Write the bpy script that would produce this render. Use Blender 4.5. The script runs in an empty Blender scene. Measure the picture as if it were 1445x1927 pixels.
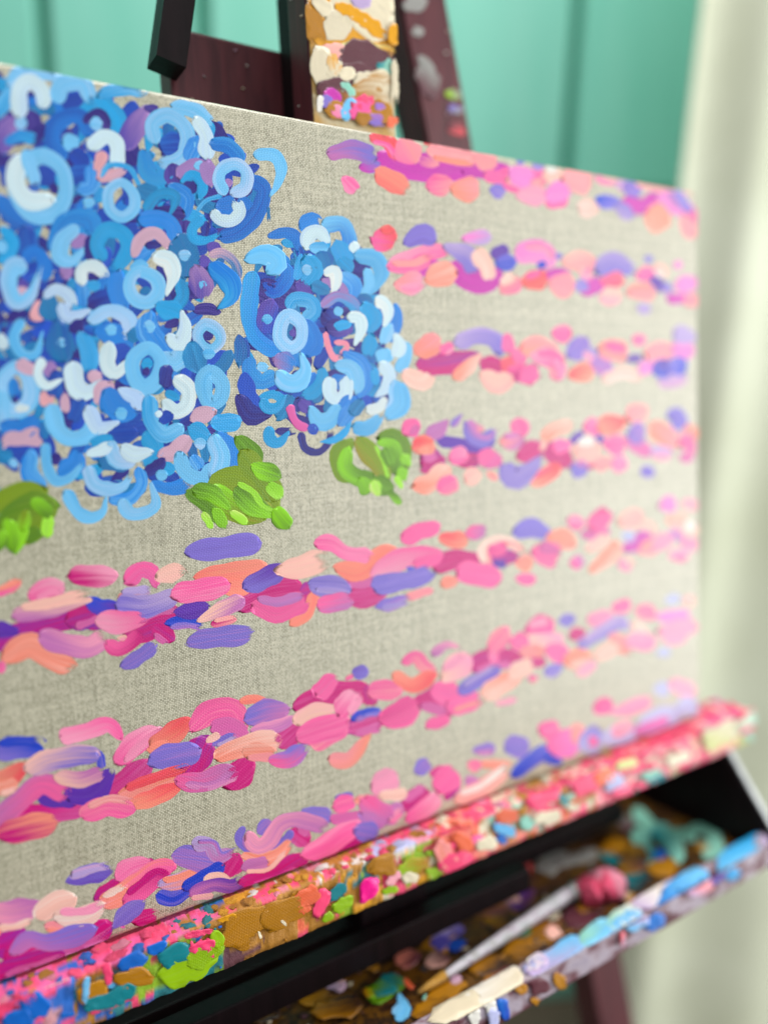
import bpy, bmesh, math, random
import numpy as np
from mathutils import Matrix, Vector, noise

# ------------------------------------------------------------------ frame of the easel, camera
TH = math.radians(8.2)                      # the easel leans back
F_PX, CX, CY = 1450.0, 722.5, 963.5         # focal length and centre in photo pixels
Hc = np.array([0.84405404, -0.09939668, 0.52696592])   # canvas axes seen from the camera
Vc = np.array([0.04956013, 0.99292517, 0.10790458])
Nc = np.array([-0.53396308, -0.0649608, 0.84300861])
RM = np.array([Hc, Nc, -Vc])
CAM = np.array([-0.46092903, -0.33037213, 0.21275446])  # in canvas coordinates (origin = lower right corner)
LIFT = 0.92
M_EASEL = Matrix.Translation((0, 0, LIFT)) @ Matrix.Rotation(-TH, 4, 'X')
CW, CH = 0.475, 0.356                       # canvas width, height (m)

def ray(x, y):
    return RM @ np.array([(x - CX) / F_PX, (y - CY) / F_PX, 1.0])
def hit(x, y, axis, val):
    r = ray(x, y); return CAM + (val - CAM[axis]) / r[axis] * r
def hits(P, axis, val):
    d = np.stack([(P[:, 0] - CX) / F_PX, (P[:, 1] - CY) / F_PX, np.ones(len(P))], 1) @ RM.T
    t = (val - CAM[axis]) / d[:, axis]
    return CAM[None] + d * t[:, None]
def world(p):
    return M_EASEL @ Vector(p)

scene = bpy.context.scene
col = scene.collection
cam_data = bpy.data.cameras.new('camera'); cam = bpy.data.objects.new('camera', cam_data); col.objects.link(cam)
cl = Matrix(((RM[0, 0], -RM[0, 1], -RM[0, 2], CAM[0]), (RM[1, 0], -RM[1, 1], -RM[1, 2], CAM[1]),
             (RM[2, 0], -RM[2, 1], -RM[2, 2], CAM[2]), (0, 0, 0, 1)))
cam.matrix_world = M_EASEL @ cl
cam_data.sensor_fit = 'VERTICAL'; cam_data.sensor_height = 36; cam_data.sensor_width = 27
cam_data.lens = F_PX / 1927 * 36
cam_data.clip_start = 0.01; cam_data.clip_end = 50
cam_data.dof.use_dof = True
cam_data.dof.focus_distance = 0.347
cam_data.dof.aperture_fstop = 1.75
scene.camera = cam

# ------------------------------------------------------------------ light
w = bpy.data.worlds.new('World'); scene.world = w; w.use_nodes = True
bg = w.node_tree.nodes['Background']; bg.inputs[0].default_value = (0.93, 0.97, 1.0, 1); bg.inputs[1].default_value = 0.34

def area(name, loc, target, sx, sy, power, color):
    l = bpy.data.lights.new(name, 'AREA'); l.shape = 'RECTANGLE'; l.size = sx; l.size_y = sy; l.energy = power; l.color = color
    o = bpy.data.objects.new(name, l); col.objects.link(o); o.location = loc
    o.rotation_euler = (Vector(target) - Vector(loc)).to_track_quat('-Z', 'Y').to_euler()
    return o
area('window_light', (1.25, -1.0, 1.12), (-0.1, 0.0, 1.05), 1.2, 1.9, 43, (1.0, 0.995, 0.98))
area('room_light', (-0.9, -1.6, 2.3), (-0.2, 0.2, 1.0), 1.6, 1.2, 9, (1.0, 0.99, 0.97))
area('wall_fill_light', (0.15, 0.15, 2.75), (0.55, 0.9, 1.1), 1.2, .8, 42, (1.0, 0.98, 0.95))  # added lamp without a fixture, brightens the teal wall
scene.view_settings.view_transform = 'Standard'; scene.view_settings.look = 'None'
scene.view_settings.exposure = 0; scene.view_settings.gamma = 1
scene.cycles.use_denoising = True
scene.cycles.max_bounces = 6

# ------------------------------------------------------------------ helpers
def lin(c):
    return tuple(((v / 255) / 12.92 if v / 255 <= .04045 else ((v / 255 + .055) / 1.055) ** 2.4) for v in c)
def tag(o, label=None, cat=None, group=None, kind=None):
    if label: o['label'] = label
    if cat: o['category'] = cat
    if group: o['group'] = group
    if kind: o['kind'] = kind
    return o
def mesh_obj(name, verts, faces, mat, parent=None, smooth=True):
    me = bpy.data.meshes.new(name); me.from_pydata([tuple(map(float, v)) for v in verts], [], [tuple(map(int, f)) for f in faces]); me.update()
    if smooth: me.polygons.foreach_set('use_smooth', [True] * len(me.polygons))
    if mat: me.materials.append(mat)
    o = bpy.data.objects.new(name, me); col.objects.link(o)
    if parent: o.parent = parent
    return o
def empty(name, mat=None):
    o = bpy.data.objects.new(name, None); o.empty_display_size = .02; col.objects.link(o)
    if mat is not None: o.matrix_world = mat
    return o
def box_bm(x0, x1, y0, y1, z0, z1, bev=0.0015, seg=2):
    bm = bmesh.new()
    bmesh.ops.create_cube(bm, size=1, matrix=Matrix.Translation(((x0+x1)/2, (y0+y1)/2, (z0+z1)/2)) @ Matrix.Diagonal((x1-x0, y1-y0, z1-z0, 1)))
    if bev: bmesh.ops.bevel(bm, geom=bm.edges[:], offset=bev, segments=seg, profile=.6, affect='EDGES')
    return bm
def bm_obj(name, bm, mat, parent=None, smooth=False):
    me = bpy.data.meshes.new(name); bm.to_mesh(me); bm.free(); me.materials.append(mat)
    if smooth: me.polygons.foreach_set('use_smooth', [True] * len(me.polygons))
    o = bpy.data.objects.new(name, me); col.objects.link(o)
    if parent: o.parent = parent
    return o
def prism(profile, axis_vals, fn):
    """profile: list of 2-D points, extruded between two values; fn(u,v,t)->xyz"""
    n = len(profile)
    vs = [fn(u, v, axis_vals[0]) for u, v in profile] + [fn(u, v, axis_vals[1]) for u, v in profile]
    fs = [tuple(range(n)), tuple(range(2*n-1, n-1, -1))] + [(i, i+n, (i+1) % n + n, (i+1) % n) for i in range(n)]
    bm = bmesh.new(); bv = [bm.verts.new(v) for v in vs]
    for f_ in fs: bm.faces.new([bv[i] for i in f_])
    bmesh.ops.recalc_face_normals(bm, faces=bm.faces[:])
    return bm

# ------------------------------------------------------------------ materials
class NT:
    def __init__(s, name):
        s.m = bpy.data.materials.new(name); s.m.use_nodes = True; s.t = s.m.node_tree; s.n = s.t.nodes; s.l = s.t.links
        s.p = s.n['Principled BSDF']; s.out = s.n['Material Output']
    def add(s, typ, **kw):
        nd = s.n.new(typ)
        for k, v in kw.items():
            if k == 'ins':
                for i, val in v.items():
                    if hasattr(val, 'is_linked') or isinstance(val, bpy.types.NodeSocket): s.l.new(val, nd.inputs[i])
                    else: nd.inputs[i].default_value = val
            else: setattr(nd, k, v)
        return nd
    def math(s, op, a, b=None, c=None, clamp=False):
        nd = s.n.new('ShaderNodeMath'); nd.operation = op; nd.use_clamp = clamp
        for i, v in enumerate((a, b, c)):
            if v is None: continue
            if isinstance(v, bpy.types.NodeSocket): s.l.new(v, nd.inputs[i])
            else: nd.inputs[i].default_value = v
        return nd.outputs[0]
    def mix(s, fac, a, b, blend='MIX'):
        nd = s.n.new('ShaderNodeMix'); nd.data_type = 'RGBA'; nd.blend_type = blend
        for sock, v in ((nd.inputs[0], fac), (nd.inputs[6], a), (nd.inputs[7], b)):
            if isinstance(v, bpy.types.NodeSocket): s.l.new(v, sock)
            else: sock.default_value = v if not isinstance(v, tuple) or len(v) == 4 else (*v, 1)
        return nd.outputs[2]
    def noise(s, vec, scale, detail=2, rough=.5, dist=0):
        nd = s.n.new('ShaderNodeTexNoise'); nd.inputs['Scale'].default_value = scale; nd.inputs['Detail'].default_value = detail
        nd.inputs['Roughness'].default_value = rough; nd.inputs['Distortion'].default_value = dist
        if vec is not None: s.l.new(vec, nd.inputs['Vector'])
        return nd.outputs[0]
    def mapping(s, vec, scale):
        nd = s.n.new('ShaderNodeMapping'); s.l.new(vec, nd.inputs[0]); nd.inputs['Scale'].default_value = scale
        return nd.outputs[0]
    def ramp(s, fac, stops):
        nd = s.n.new('ShaderNodeValToRGB'); cr = nd.color_ramp
        while len(cr.elements) < len(stops): cr.elements.new(.5)
        for e, (p, c) in zip(cr.elements, stops): e.position = p; e.color = (*c, 1)
        s.l.new(fac, nd.inputs[0]); return nd.outputs[0]
    def bump(s, h, strength, dist):
        nd = s.n.new('ShaderNodeBump'); nd.inputs['Strength'].default_value = strength; nd.inputs['Distance'].default_value = dist
        s.l.new(h, nd.inputs['Height']); s.l.new(nd.outputs[0], s.p.inputs['Normal']); return nd
    def setp(s, **kw):
        for k, v in kw.items():
            k = k.replace('_', ' ')
            if isinstance(v, bpy.types.NodeSocket): s.l.new(v, s.p.inputs[k])
            else: s.p.inputs[k].default_value = v

PITCH = 0.00078
def weave_nodes(s):
    """height of a plain weave in object coordinates, and per-thread random values"""
    tc = s.add('ShaderNodeTexCoord').outputs['Object']
    wob = s.add('ShaderNodeTexNoise'); wob.inputs['Scale'].default_value = 90; wob.inputs['Detail'].default_value = 3
    s.l.new(tc, wob.inputs['Vector'])
    sc = s.add('ShaderNodeVectorMath', operation='MULTIPLY_ADD'); s.l.new(wob.outputs[1], sc.inputs[0]); sc.inputs[1].default_value = (.0012,)*3; s.l.new(tc, sc.inputs[2])
    sep = s.add('ShaderNodeSeparateXYZ'); s.l.new(sc.outputs[0], sep.inputs[0])
    x = s.math('DIVIDE', sep.outputs[0], PITCH); z = s.math('DIVIDE', sep.outputs[2], PITCH)
    sx = s.math('SINE', s.math('MULTIPLY', x, math.pi)); sz = s.math('SINE', s.math('MULTIPLY', z, math.pi))
    chk = s.math('MULTIPLY', sx, sz)                                    # over / under
    h = s.math('ADD', s.math('ABSOLUTE', chk), s.math('MULTIPLY', chk, .35))
    wx = s.add('ShaderNodeTexWhiteNoise', noise_dimensions='1D'); s.l.new(s.math('FLOOR', x), wx.inputs['W'])
    wz = s.add('ShaderNodeTexWhiteNoise', noise_dimensions='1D'); s.l.new(s.math('ADD', s.math('FLOOR', z), 311.5), wz.inputs['W'])
    # slubs: thick places along a thread
    slx = s.noise(s.mapping(tc, (1/PITCH*.55, 40, 55)), 1, 1)
    slz = s.noise(s.mapping(tc, (55, 40, 1/PITCH*.55)), 1, 1)
    return tc, h, x, z, wx.outputs[0], wz.outputs[0], slx, slz

def make_linen():
    s = NT('linen')
    tc, h, wxn, wzn, rx, rz, slx, slz = weave_nodes(s)
    cell = s.add('ShaderNodeTexWhiteNoise', noise_dimensions='2D'); cv = s.add('ShaderNodeCombineXYZ'); s.l.new(s.math('FLOOR', wxn), cv.inputs[0]); s.l.new(s.math('FLOOR', wzn), cv.inputs[1]); s.l.new(cv.outputs[0], cell.inputs['Vector'])
    thr = s.math('ADD', s.math('MULTIPLY', s.math('ADD', rx, rz), .11), s.math('ADD', s.math('MULTIPLY', s.math('ADD', slx, slz), .3), s.math('MULTIPLY', cell.outputs[0], .34)))
    tone = s.math('ADD', s.math('MULTIPLY', h, .55), thr)
    c = s.ramp(tone, [(.30, lin((68, 66, 47))), (.62, lin((147, 144, 120))), (1.0, lin((216, 212, 188)))])
    big = s.noise(tc, 11, 3)
    c = s.mix(.3, c, s.ramp(big, [(.3, lin((140, 136, 111))), (.7, lin((166, 163, 140)))]), 'MIX')
    s.setp(Base_Color=c, Roughness=.37, Specular_IOR_Level=1.0)
    hh = s.math('ADD', h, s.math('MULTIPLY', thr, .8))
    s.bump(hh, .4, .0002)
    return s.m
LINEN = make_linen()

def make_paint(name, rough=.33, dry=False, weave=.5, streak=.5, spec=.42, attr=True, lump=False):
    s = NT(name)
    if attr:
        at = s.add('ShaderNodeVertexColor', layer_name='Col'); c0, alpha = at.outputs[0], at.outputs[1]
    else:
        oi = s.add('ShaderNodeObjectInfo'); c0, alpha = oi.outputs['Color'], None
    if lump:
        tc = s.add('ShaderNodeTexCoord').outputs['Object']
        n1 = s.noise(tc, 260, 4, .6); n2 = s.noise(tc, 900, 3, .6)
        c = s.mix(s.math('MULTIPLY', n1, .14), c0, s.mix(.5, c0, (1, .95, .9, 1)))
        s.setp(Base_Color=c, Roughness=rough, Specular_IOR_Level=spec)
        s.bump(s.math('ADD', n1, s.math('MULTIPLY', n2, .5)), .6, .0011)
        return s.m
    uv = s.add('ShaderNodeUVMap', uv_map='UVMap').outputs[0]
    st = s.noise(s.mapping(uv, (.035, .55, 1)), 1, 3, .55)              # bristle streaks along the stroke
    st2 = s.noise(s.mapping(uv, (.025, 1.3, 1)), 1, 3, .6)
    tc, h, wxn, wzn, rx, rz, slx, slz = weave_nodes(s)
    at2 = s.add('ShaderNodeVertexColor', layer_name='Col2')
    fine = s.math('ADD', s.math('MULTIPLY', s.math('SUBTRACT', st2, .5), 1.7), s.math('MULTIPLY', s.math('SUBTRACT', st, .5), 1.0))
    c0 = s.mix(s.math('ADD', at2.outputs[1], fine, clamp=True), c0, at2.outputs[0])
    hsv = s.add('ShaderNodeHueSaturation'); s.l.new(c0, hsv.inputs['Color'])
    s.l.new(s.math('ADD', 1.0, s.math('MULTIPLY', s.math('SUBTRACT', st, .5), streak*.5)), hsv.inputs['Value'])
    s.l.new(s.math('SUBTRACT', 1.0, s.math('MULTIPLY', s.math('SUBTRACT', st2, .5), streak * .4)), hsv.inputs['Saturation'])
    c = hsv.outputs[0]
    # the weave shows through thin paint
    c = s.mix(s.math('MULTIPLY', s.math('SUBTRACT', 1.0, h, clamp=True), weave * .5), c, s.mix(1, c, (.62, .6, .62, 1), 'MULTIPLY'))
    s.setp(Base_Color=c, Roughness=rough, Specular_IOR_Level=spec)
    hh = s.math('ADD', s.math('MULTIPLY', st2, .8), s.math('ADD', s.math('MULTIPLY', st, .5), s.math('MULTIPLY', h, weave * 2.2)))
    s.bump(hh, .4, .00016)
    if dry:
        n = s.math('ADD', s.math('MULTIPLY', st2, .55), s.math('ADD', s.math('MULTIPLY', st, .35), s.math('MULTIPLY', s.math('SUBTRACT', 1, h), .3)))
        a = s.math('MULTIPLY_ADD', s.math('SUBTRACT', s.math('MULTIPLY', alpha, 1.15), n), 6.0, .5, clamp=True)
        s.setp(Alpha=a)
    return s.m
PAINT = make_paint('acrylic_paint')
PAINT_DRY = make_paint('acrylic_paint_dry', dry=True, weave=.6)
CRUST_V = make_paint('dried_paint_layers', rough=.45, lump=True, spec=.3)
PAINT_THICK = make_paint('acrylic_paint_thick', rough=.36, weave=.05, streak=.35)
CRUST = make_paint('dried_paint_crust', rough=.45, attr=False, lump=True, spec=.4)

def make_wood(name, a, b, rough=.4, scale=18, spec=.45):
    s = NT(name); tc = s.add('ShaderNodeTexCoord').outputs['Object']
    g = s.noise(s.mapping(tc, (9, 9, 1)), scale, 4, .6, .6)
    g2 = s.noise(tc, 7, 3)
    c = s.mix(s.math('MULTIPLY', g2, .7), s.ramp(g, [(.3, a), (.7, b)]), a)
    s.setp(Base_Color=c, Roughness=rough, Specular_IOR_Level=spec)
    s.bump(g, .25, .0006)
    return s.m
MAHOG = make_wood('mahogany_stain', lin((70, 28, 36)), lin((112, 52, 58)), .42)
DARKW = make_wood('dark_stained_shaded_wood', lin((14, 9, 11)), lin((30, 18, 22)), .45, spec=.15)  # dark stain taken near black, so shade is part of the colour

def make_mottle(name, cols, scale, rough=.45, bump=.0012):
    s = NT(name); tc = s.add('ShaderNodeTexCoord').outputs['Object']
    n = s.noise(s.mapping(tc, (.55, 1, 1)), scale, 5, .62, .4); k = len(cols)
    c = s.ramp(n, [(.3 + .4*i/(k-1), lin(cc)) for i, cc in enumerate(cols)])
    s.setp(Base_Color=c, Roughness=rough, Specular_IOR_Level=.4)
    n2 = s.noise(tc, scale * 3, 4, .6)
    s.bump(s.math('ADD', n, s.math('MULTIPLY', n2, .5)), .6, bump)
    return s.m
LEDGE_M = make_mottle('paint_caked_ledge', [(120, 78, 20), (186, 138, 40), (170, 118, 30), (214, 160, 90), (196, 150, 60)], 90)
MAST_M = make_mottle('paint_caked_mast', [(110, 66, 70), (196, 150, 70), (214, 200, 166), (200, 160, 86), (170, 140, 110)], 38)
TRAY_M = make_mottle('paint_stained_tray', [(14, 9, 10), (56, 30, 16), (112, 74, 16), (20, 16, 15), (92, 56, 22), (36, 18, 26)], 90, .4)

# ------------------------------------------------------------------ the setting
def make_teal():
    s = NT('teal_painted_board'); tc = s.add('ShaderNodeTexCoord').outputs['Object']
    n = s.noise(s.mapping(tc, (3, 3, .4)), 6, 4, .6); n2 = s.noise(tc, 2.2, 2)
    c = s.mix(s.math('MULTIPLY', n2, .8), s.ramp(n, [(.3, lin((98, 180, 162))), (.7, lin((124, 194, 178)))]), lin((116, 186, 164)))
    s.setp(Base_Color=c, Roughness=.5); s.bump(n, .3, .002)
    return s.m
TEAL = make_teal()
TEAL_GAP = NT('teal_shadow_gap'); TEAL_GAP.setp(Base_Color=(*lin((10, 128, 102)), 1), Roughness=.6); TEAL_GAP = TEAL_GAP.m

camw = world(CAM)
def world_ray(px, py):
    return (M_EASEL.to_3x3() @ Vector(ray(px, py)))
WD = Vector((0.904569, -0.426327, 0)).normalized(); WN = Vector((0.426327, 0.904569, 0)).normalized()   # along the wall, into the wall
fwd = world_ray(CX, CY)
def wall_u(px, py, dist):
    """metres along the wall (through the plane `dist` ahead of the camera, measured along WN) hit by a photo pixel"""
    r = world_ray(px, py); t = dist / r.dot(WN); p = camw + r * t
    return (p - camw).dot(WD), p
WALL_D = 1.12
def wall_pt(u, z, d):
    return camw.x + WD.x*u + WN.x*d, camw.y + WD.y*u + WN.y*d, z
WALL_MAT = Matrix(((WD.x, WN.x, 0, camw.x + WN.x*WALL_D), (WD.y, WN.y, 0, camw.y + WN.y*WALL_D), (0, 0, 1, 0), (0, 0, 0, 1)))
wall = bm_obj('wall', box_bm(-1.6, 2.2, .022, .05, 0, 2.6, 0), TEAL_GAP)
wall.matrix_world = WALL_MAT; tag(wall, 'teal green wall of wide painted boards behind the easel', 'wall', kind='structure')
seams = [wall_u(px, 150, WALL_D)[0] for px in (-560, -230, 100, 396, 742, 1090, 1400)]
seams = [seams[0] - .6, seams[0] - .3] + seams + [seams[-1] + .25, seams[-1] + .5]
rnd = random.Random(5)
for i in range(len(seams) - 1):
    a, b = seams[i] + .0, seams[i+1] - .018
    z = 0.0; k = 0
    cuts = [0, .52, 1.02, 1.155, 1.225, 1.30, 1.80, 2.6] if i == 7 else [0, 2.6]
    cuts = [0, 1.285, 1.335, 1.385, 2.6] if i >= 7 else [0, 2.6]
    for q in range(len(cuts) - 1):
        bd = bm_obj('board', box_bm(a, b, rnd.uniform(-.004, .004), .022, cuts[q] + .002, cuts[q+1] - .002, .005, 3), TEAL, wall)

floor = bm_obj('floor', box_bm(-1.8, 2.4, -2.4, 2.6, -.05, 0, 0), make_wood('floor_wood', lin((74, 62, 50)), lin((104, 90, 74)), .5, 6))
tag(floor, 'grey brown floor beneath the easel', 'floor', kind='structure')

# curtain: pleated cloth hanging to the floor, in front of the boards
def make_curtain_mat():
    s = NT('cream_curtain_cloth'); tc = s.add('ShaderNodeTexCoord').outputs['Object']
    n = s.noise(tc, 5, 3); n2 = s.noise(s.mapping(tc, (40, 40, 400)), 3, 2)
    c = s.ramp(n, [(.3, lin((184, 189, 166))), (.7, lin((202, 207, 187)))])
    s.setp(Base_Color=c, Roughness=.85, Specular_IOR_Level=.15)
    s.bump(n2, .2, .0006)
    s.p.inputs['Subsurface Weight'].default_value = 0
    return s.m
CUR_D = .93
u0 = wall_u(1306, 170, CUR_D)[0]
vs, fs = [], []
NU, NZ = 110, 40
for j in range(NZ + 1):
    z = .01 + 2.2 * j / NZ
    for i in range(NU + 1):
        u = u0 + .44 * i / NU
        ph = (u - u0) * 46 + 1.1 * math.sin((u - u0) * 17)
        amp = .0075 + .004 * math.sin((u - u0) * 9 + 1)
        sway = .012 * math.sin(z * 3.1 + u * 8)
        d = CUR_D + amp * math.sin(ph + .5 * math.sin(z * 2.3)) + sway * .6
        vs.append(wall_pt(u + sway * .8 * min(1, i / 12), z, d))
for j in range(NZ):
    for i in range(NU):
        a = j * (NU + 1) + i; fs.append((a, a + 1, a + NU + 2, a + NU + 1))
curtain = mesh_obj('curtain', vs, fs, make_curtain_mat())
sm = curtain.modifiers.new('thick', 'SOLIDIFY'); sm.thickness = .0018
tag(curtain, 'cream pleated cloth curtain hanging right of the teal boards', 'curtain')

# ------------------------------------------------------------------ brush strokes
PAL = dict(
    pw=(208, 232, 240), lb=(126, 196, 240), sb=(70, 162, 222), mb=(34, 124, 208), db=(12, 72, 168), cy=(30, 160, 218), tl=(0, 120, 176),
    nv=(44, 36, 122), pu=(92, 76, 166), mv=(160, 128, 186), pk=(208, 172, 192), bl=(62, 138, 220), pe=(226, 170, 178), pp=(178, 206, 240),
    sp=(238, 150, 172), ro=(214, 108, 168), **{'in': (46, 84, 190)},
    g1=(90, 134, 0), g2=(126, 152, 0), g3=(138, 204, 18), g4=(166, 228, 84),
    mg=(202, 4, 126), hp=(245, 112, 168), co=(255, 152, 134), pc=(250, 198, 184), rb=(52, 78, 200), ml=(196, 122, 182), lv=(184, 164, 212),
    rd=(240, 96, 104), pn=(245, 164, 192), vp=(98, 58, 168), sa=(250, 158, 164), op=(240, 142, 208), lp=(192, 196, 232),
    gd=(178, 124, 18), og=(226, 164, 60), cr=(226, 216, 190), wh=(240, 238, 230), bk=(40, 26, 30), br=(96, 52, 62), ly=(220, 222, 150),
    mt=(150, 208, 190), te=(20, 130, 140), lm=(150, 190, 40), hk=(255, 20, 150), pr=(255, 92, 130), ob=(40, 110, 200), or2=(240, 120, 90), gy=(150, 150, 146), lc=(196, 176, 214))
PAL['or'] = (202, 72, 176); PAL['pv'] = (132, 118, 204)
ALB = 0.95
def pigment(v):
    c = np.array(lin(v)); g = c.mean(); return np.clip((g + (c - g) * 1.12) * ALB, .004, .93)
PALL = {k: pigment(v) for k, v in PAL.items()}

RES = .0005
GX, GZ = int(CW / RES) + 40, int(CH / RES) + 40
FIELD = np.zeros((GX, GZ))
rng = np.random.default_rng(11)
VV = np.array([-1, -.965, -.88, -.48, 0, .48, .88, .965, 1.])
HP = np.array([0, .85, 1., .94, .9, .94, 1., .85, 0])

def spline(pts, closed):
    P = np.array(pts, float)
    if len(P) == 1: P = np.array([P[0] - [.06, 0], P[0] + [.06, 0]])
    if len(P) == 2 and not closed: P = np.array([P[0], P.mean(0), P[1]])
    n = len(P); out = []
    seg = n if closed else n - 1
    for i in range(seg):
        if closed: p0, p1, p2, p3 = P[(i-1) % n], P[i], P[(i+1) % n], P[(i+2) % n]
        else: p0, p1, p2, p3 = P[max(i-1, 0)], P[i], P[i+1], P[min(i+2, n-1)]
        if not closed and i == 0: p0 = 2*p1 - p2
        if not closed and i == seg-1: p3 = 2*p2 - p1
        for t in np.linspace(0, 1, 14, endpoint=False):
            out.append(.5*((2*p1) + (-p0+p2)*t + (2*p0-5*p1+4*p2-p3)*t*t + (-p0+3*p1-3*p2+p3)*t**3))
    if not closed: out.append(P[-1])
    else: out.append(out[0])
    return np.array(out)

def stroke_rows(pts, W, flags, unit=1.0):
    """2-D ribbon of a brush stroke: positions (n,9,2), arc coordinate, along 0..1, height profile"""
    closed = 'o' in flags
    single = len(pts) == 1
    if single: pts = [(pts[0][0] - .08*W, pts[0][1]), (pts[0][0] + .08*W, pts[0][1])]
    S = spline(pts, closed)
    d = np.r_[0, np.cumsum(np.linalg.norm(np.diff(S, axis=0), axis=1))]; L = d[-1]
    dab = not closed and not single and not (set('tbe') & set(flags)) and len(pts) <= 4
    c0, c1 = (rng.uniform(.45, 1.25), rng.uniform(.45, 1.25)) if dab else (.62, .62)
    ext = 0 if closed else (.42 * W if single else .30 * W if len(pts) < 4 else .2 * W)
    n = int(np.clip((L + 2*ext) / (W * .16), 11, 44))
    if closed: s = np.linspace(0, L, n)
    else:
        e = np.linspace(0, 1, n); e = .5 - .5*np.cos(np.pi*e) * (1 - .0); e = .6*e + .4*np.linspace(0, 1, n); s = -ext + e*(L + 2*ext)
    x = np.interp(s, d, S[:, 0]); y = np.interp(s, d, S[:, 1])
    if not closed:
        t0 = (S[1]-S[0]); t0 /= np.linalg.norm(t0)+1e-9; t1 = (S[-1]-S[-2]); t1 /= np.linalg.norm(t1)+1e-9
        b = s < 0; x[b] = S[0, 0] + t0[0]*s[b]; y[b] = S[0, 1] + t0[1]*s[b]
        b = s > L; x[b] = S[-1, 0] + t1[0]*(s[b]-L); y[b] = S[-1, 1] + t1[1]*(s[b]-L)
    T = np.stack([np.gradient(x), np.gradient(y)], 1)
    if closed:
        T[0] = T[-1] = (np.array([x[1], y[1]]) - np.array([x[-2], y[-2]]))
    T /= np.linalg.norm(T, axis=1)[:, None] + 1e-9
    N = np.stack([-T[:, 1], T[:, 0]], 1)
    ang = np.unwrap(np.arctan2(T[:, 1], T[:, 0])); k = np.gradient(ang) / (np.gradient(s) + 1e-9)
    k = np.convolve(np.r_[k[:2], k, k[-2:]], np.ones(5)/5, 'valid')
    t = (s - s[0]) / (s[-1] - s[0] + 1e-9)
    if closed: w = np.ones(n)
    else:
        tot = L + 2*ext; ca0, ca1 = min(c0*W, .5*tot), min(c1*W, .5*tot)
        pw0, pw1 = (rng.uniform(1.5, 2.3), rng.uniform(1.5, 2.3)) if dab else (2, 2)
        w = np.minimum(np.clip(1 - (1 - np.clip((s - s[0]) / ca0, 0, 1))**pw0, 0, 1)**.5, np.clip(1 - (1 - np.clip((s[-1] - s) / ca1, 0, 1))**pw1, 0, 1)**.5)
        if 'e' in flags: w = np.minimum(w, np.sin(np.pi * np.clip(t, 0, 1))**.8 * 1.06 + .03)
        elif 't' in flags: w = np.minimum(w, 1.05 - .85 * np.clip((t - .45)/.55, 0, 1)**1.2)
        elif 'b' in flags: w = np.minimum(w, .2 + .85 * np.clip(t/.55, 0, 1)**.8)
    wob = 1 + .05*np.sin(s/W*2.1 + rng.uniform(0, 6)) + .035*np.sin(s/W*5.3 + rng.uniform(0, 6))
    if closed: wob[:] = 1 + .10*np.sin(2*np.pi*t + rng.uniform(0, 6)) + .05*np.sin(4*np.pi*t + rng.uniform(0, 6))
    half = .5*W*w*wob
    side = np.ones((n, 9))
    if not closed:
        amp = .14 if dab else .09
        sl_ = 1 + amp*np.sin(t*rng.uniform(2.5, 6) + rng.uniform(0, 6)) + .3*amp*np.sin(t*rng.uniform(9, 16) + rng.uniform(0, 6))
        sr_ = 1 + amp*np.sin(t*rng.uniform(2.5, 6) + rng.uniform(0, 6)) + .3*amp*np.sin(t*rng.uniform(9, 16) + rng.uniform(0, 6))
        side = np.where(VV[None] < 0, sl_[:, None], sr_[:, None])
    lim = .93 / (np.abs(k) + 1e-6)
    off = VV[None, :] * half[:, None] * side
    inner = (off * k[:, None]) > 0
    off = np.where(inner, np.sign(off) * np.minimum(np.abs(off), lim[:, None]), off)
    P = np.stack([x, y], 1)[:, None, :] + N[:, None, :] * off[:, :, None]
    # bristle ends: each column runs on a little further or stops short
    if not closed:
        jit = rng.normal(0, .05 * W, 9) * (1 if 'd' not in flags else 2.2)
        jit2 = rng.normal(0, .05 * W, 9) * (1 if 'd' not in flags else 2.6)
        e0 = np.clip(1 - t / .16, 0, 1)[:, None]; e1 = np.clip((t - .84)/.16, 0, 1)[:, None]
        P = P + T[:, None, :] * (e0 * jit[None] + e1 * jit2[None])[:, :, None]
    hp = np.tile(HP[None], (n, 1))
    if not closed:
        g = np.ones(n); g[0] = g[-1] = 0; g[1] = g[-2] = .75; hp = hp * g[:, None]
    u = np.tile(s[:, None], (1, 9)) * unit; v = VV[None, :] * np.maximum(half, .2*W)[:, None] * unit
    return P, u, v, t, hp

def field_sample(X, Z):
    i = np.clip((X + CW) / RES + 20, 0, GX - 2); j = np.clip(Z / RES + 20, 0, GZ - 2)
    i0 = i.astype(int); j0 = j.astype(int); a = i - i0; b = j - j0
    return (FIELD[i0, j0]*(1-a)*(1-b) + FIELD[i0+1, j0]*a*(1-b) + FIELD[i0, j0+1]*(1-a)*b + FIELD[i0+1, j0+1]*a*b)
def upsample(A, k):
    n, m = A.shape[:2]
    ti = np.linspace(0, n-1, n*k); i0 = np.minimum(ti.astype(int), n-2); a = (ti - i0)
    B = A[i0] * (1-a).reshape(-1, *([1]*(A.ndim-1))) + A[i0+1] * a.reshape(-1, *([1]*(A.ndim-1)))
    tj = np.linspace(0, m-1, m*k); j0 = np.minimum(tj.astype(int), m-2); b = tj - j0
    sh = [1, -1] + [1]*(A.ndim-2)
    return B[:, j0]*(1-b).reshape(sh) + B[:, j0+1]*b.reshape(sh)

def strip_faces(n, m, base=0):
    return [(base+i*m+j, base+i*m+j+1, base+(i+1)*m+j+1, base+(i+1)*m+j) for i in range(n-1) for j in range(m-1)]

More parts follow.
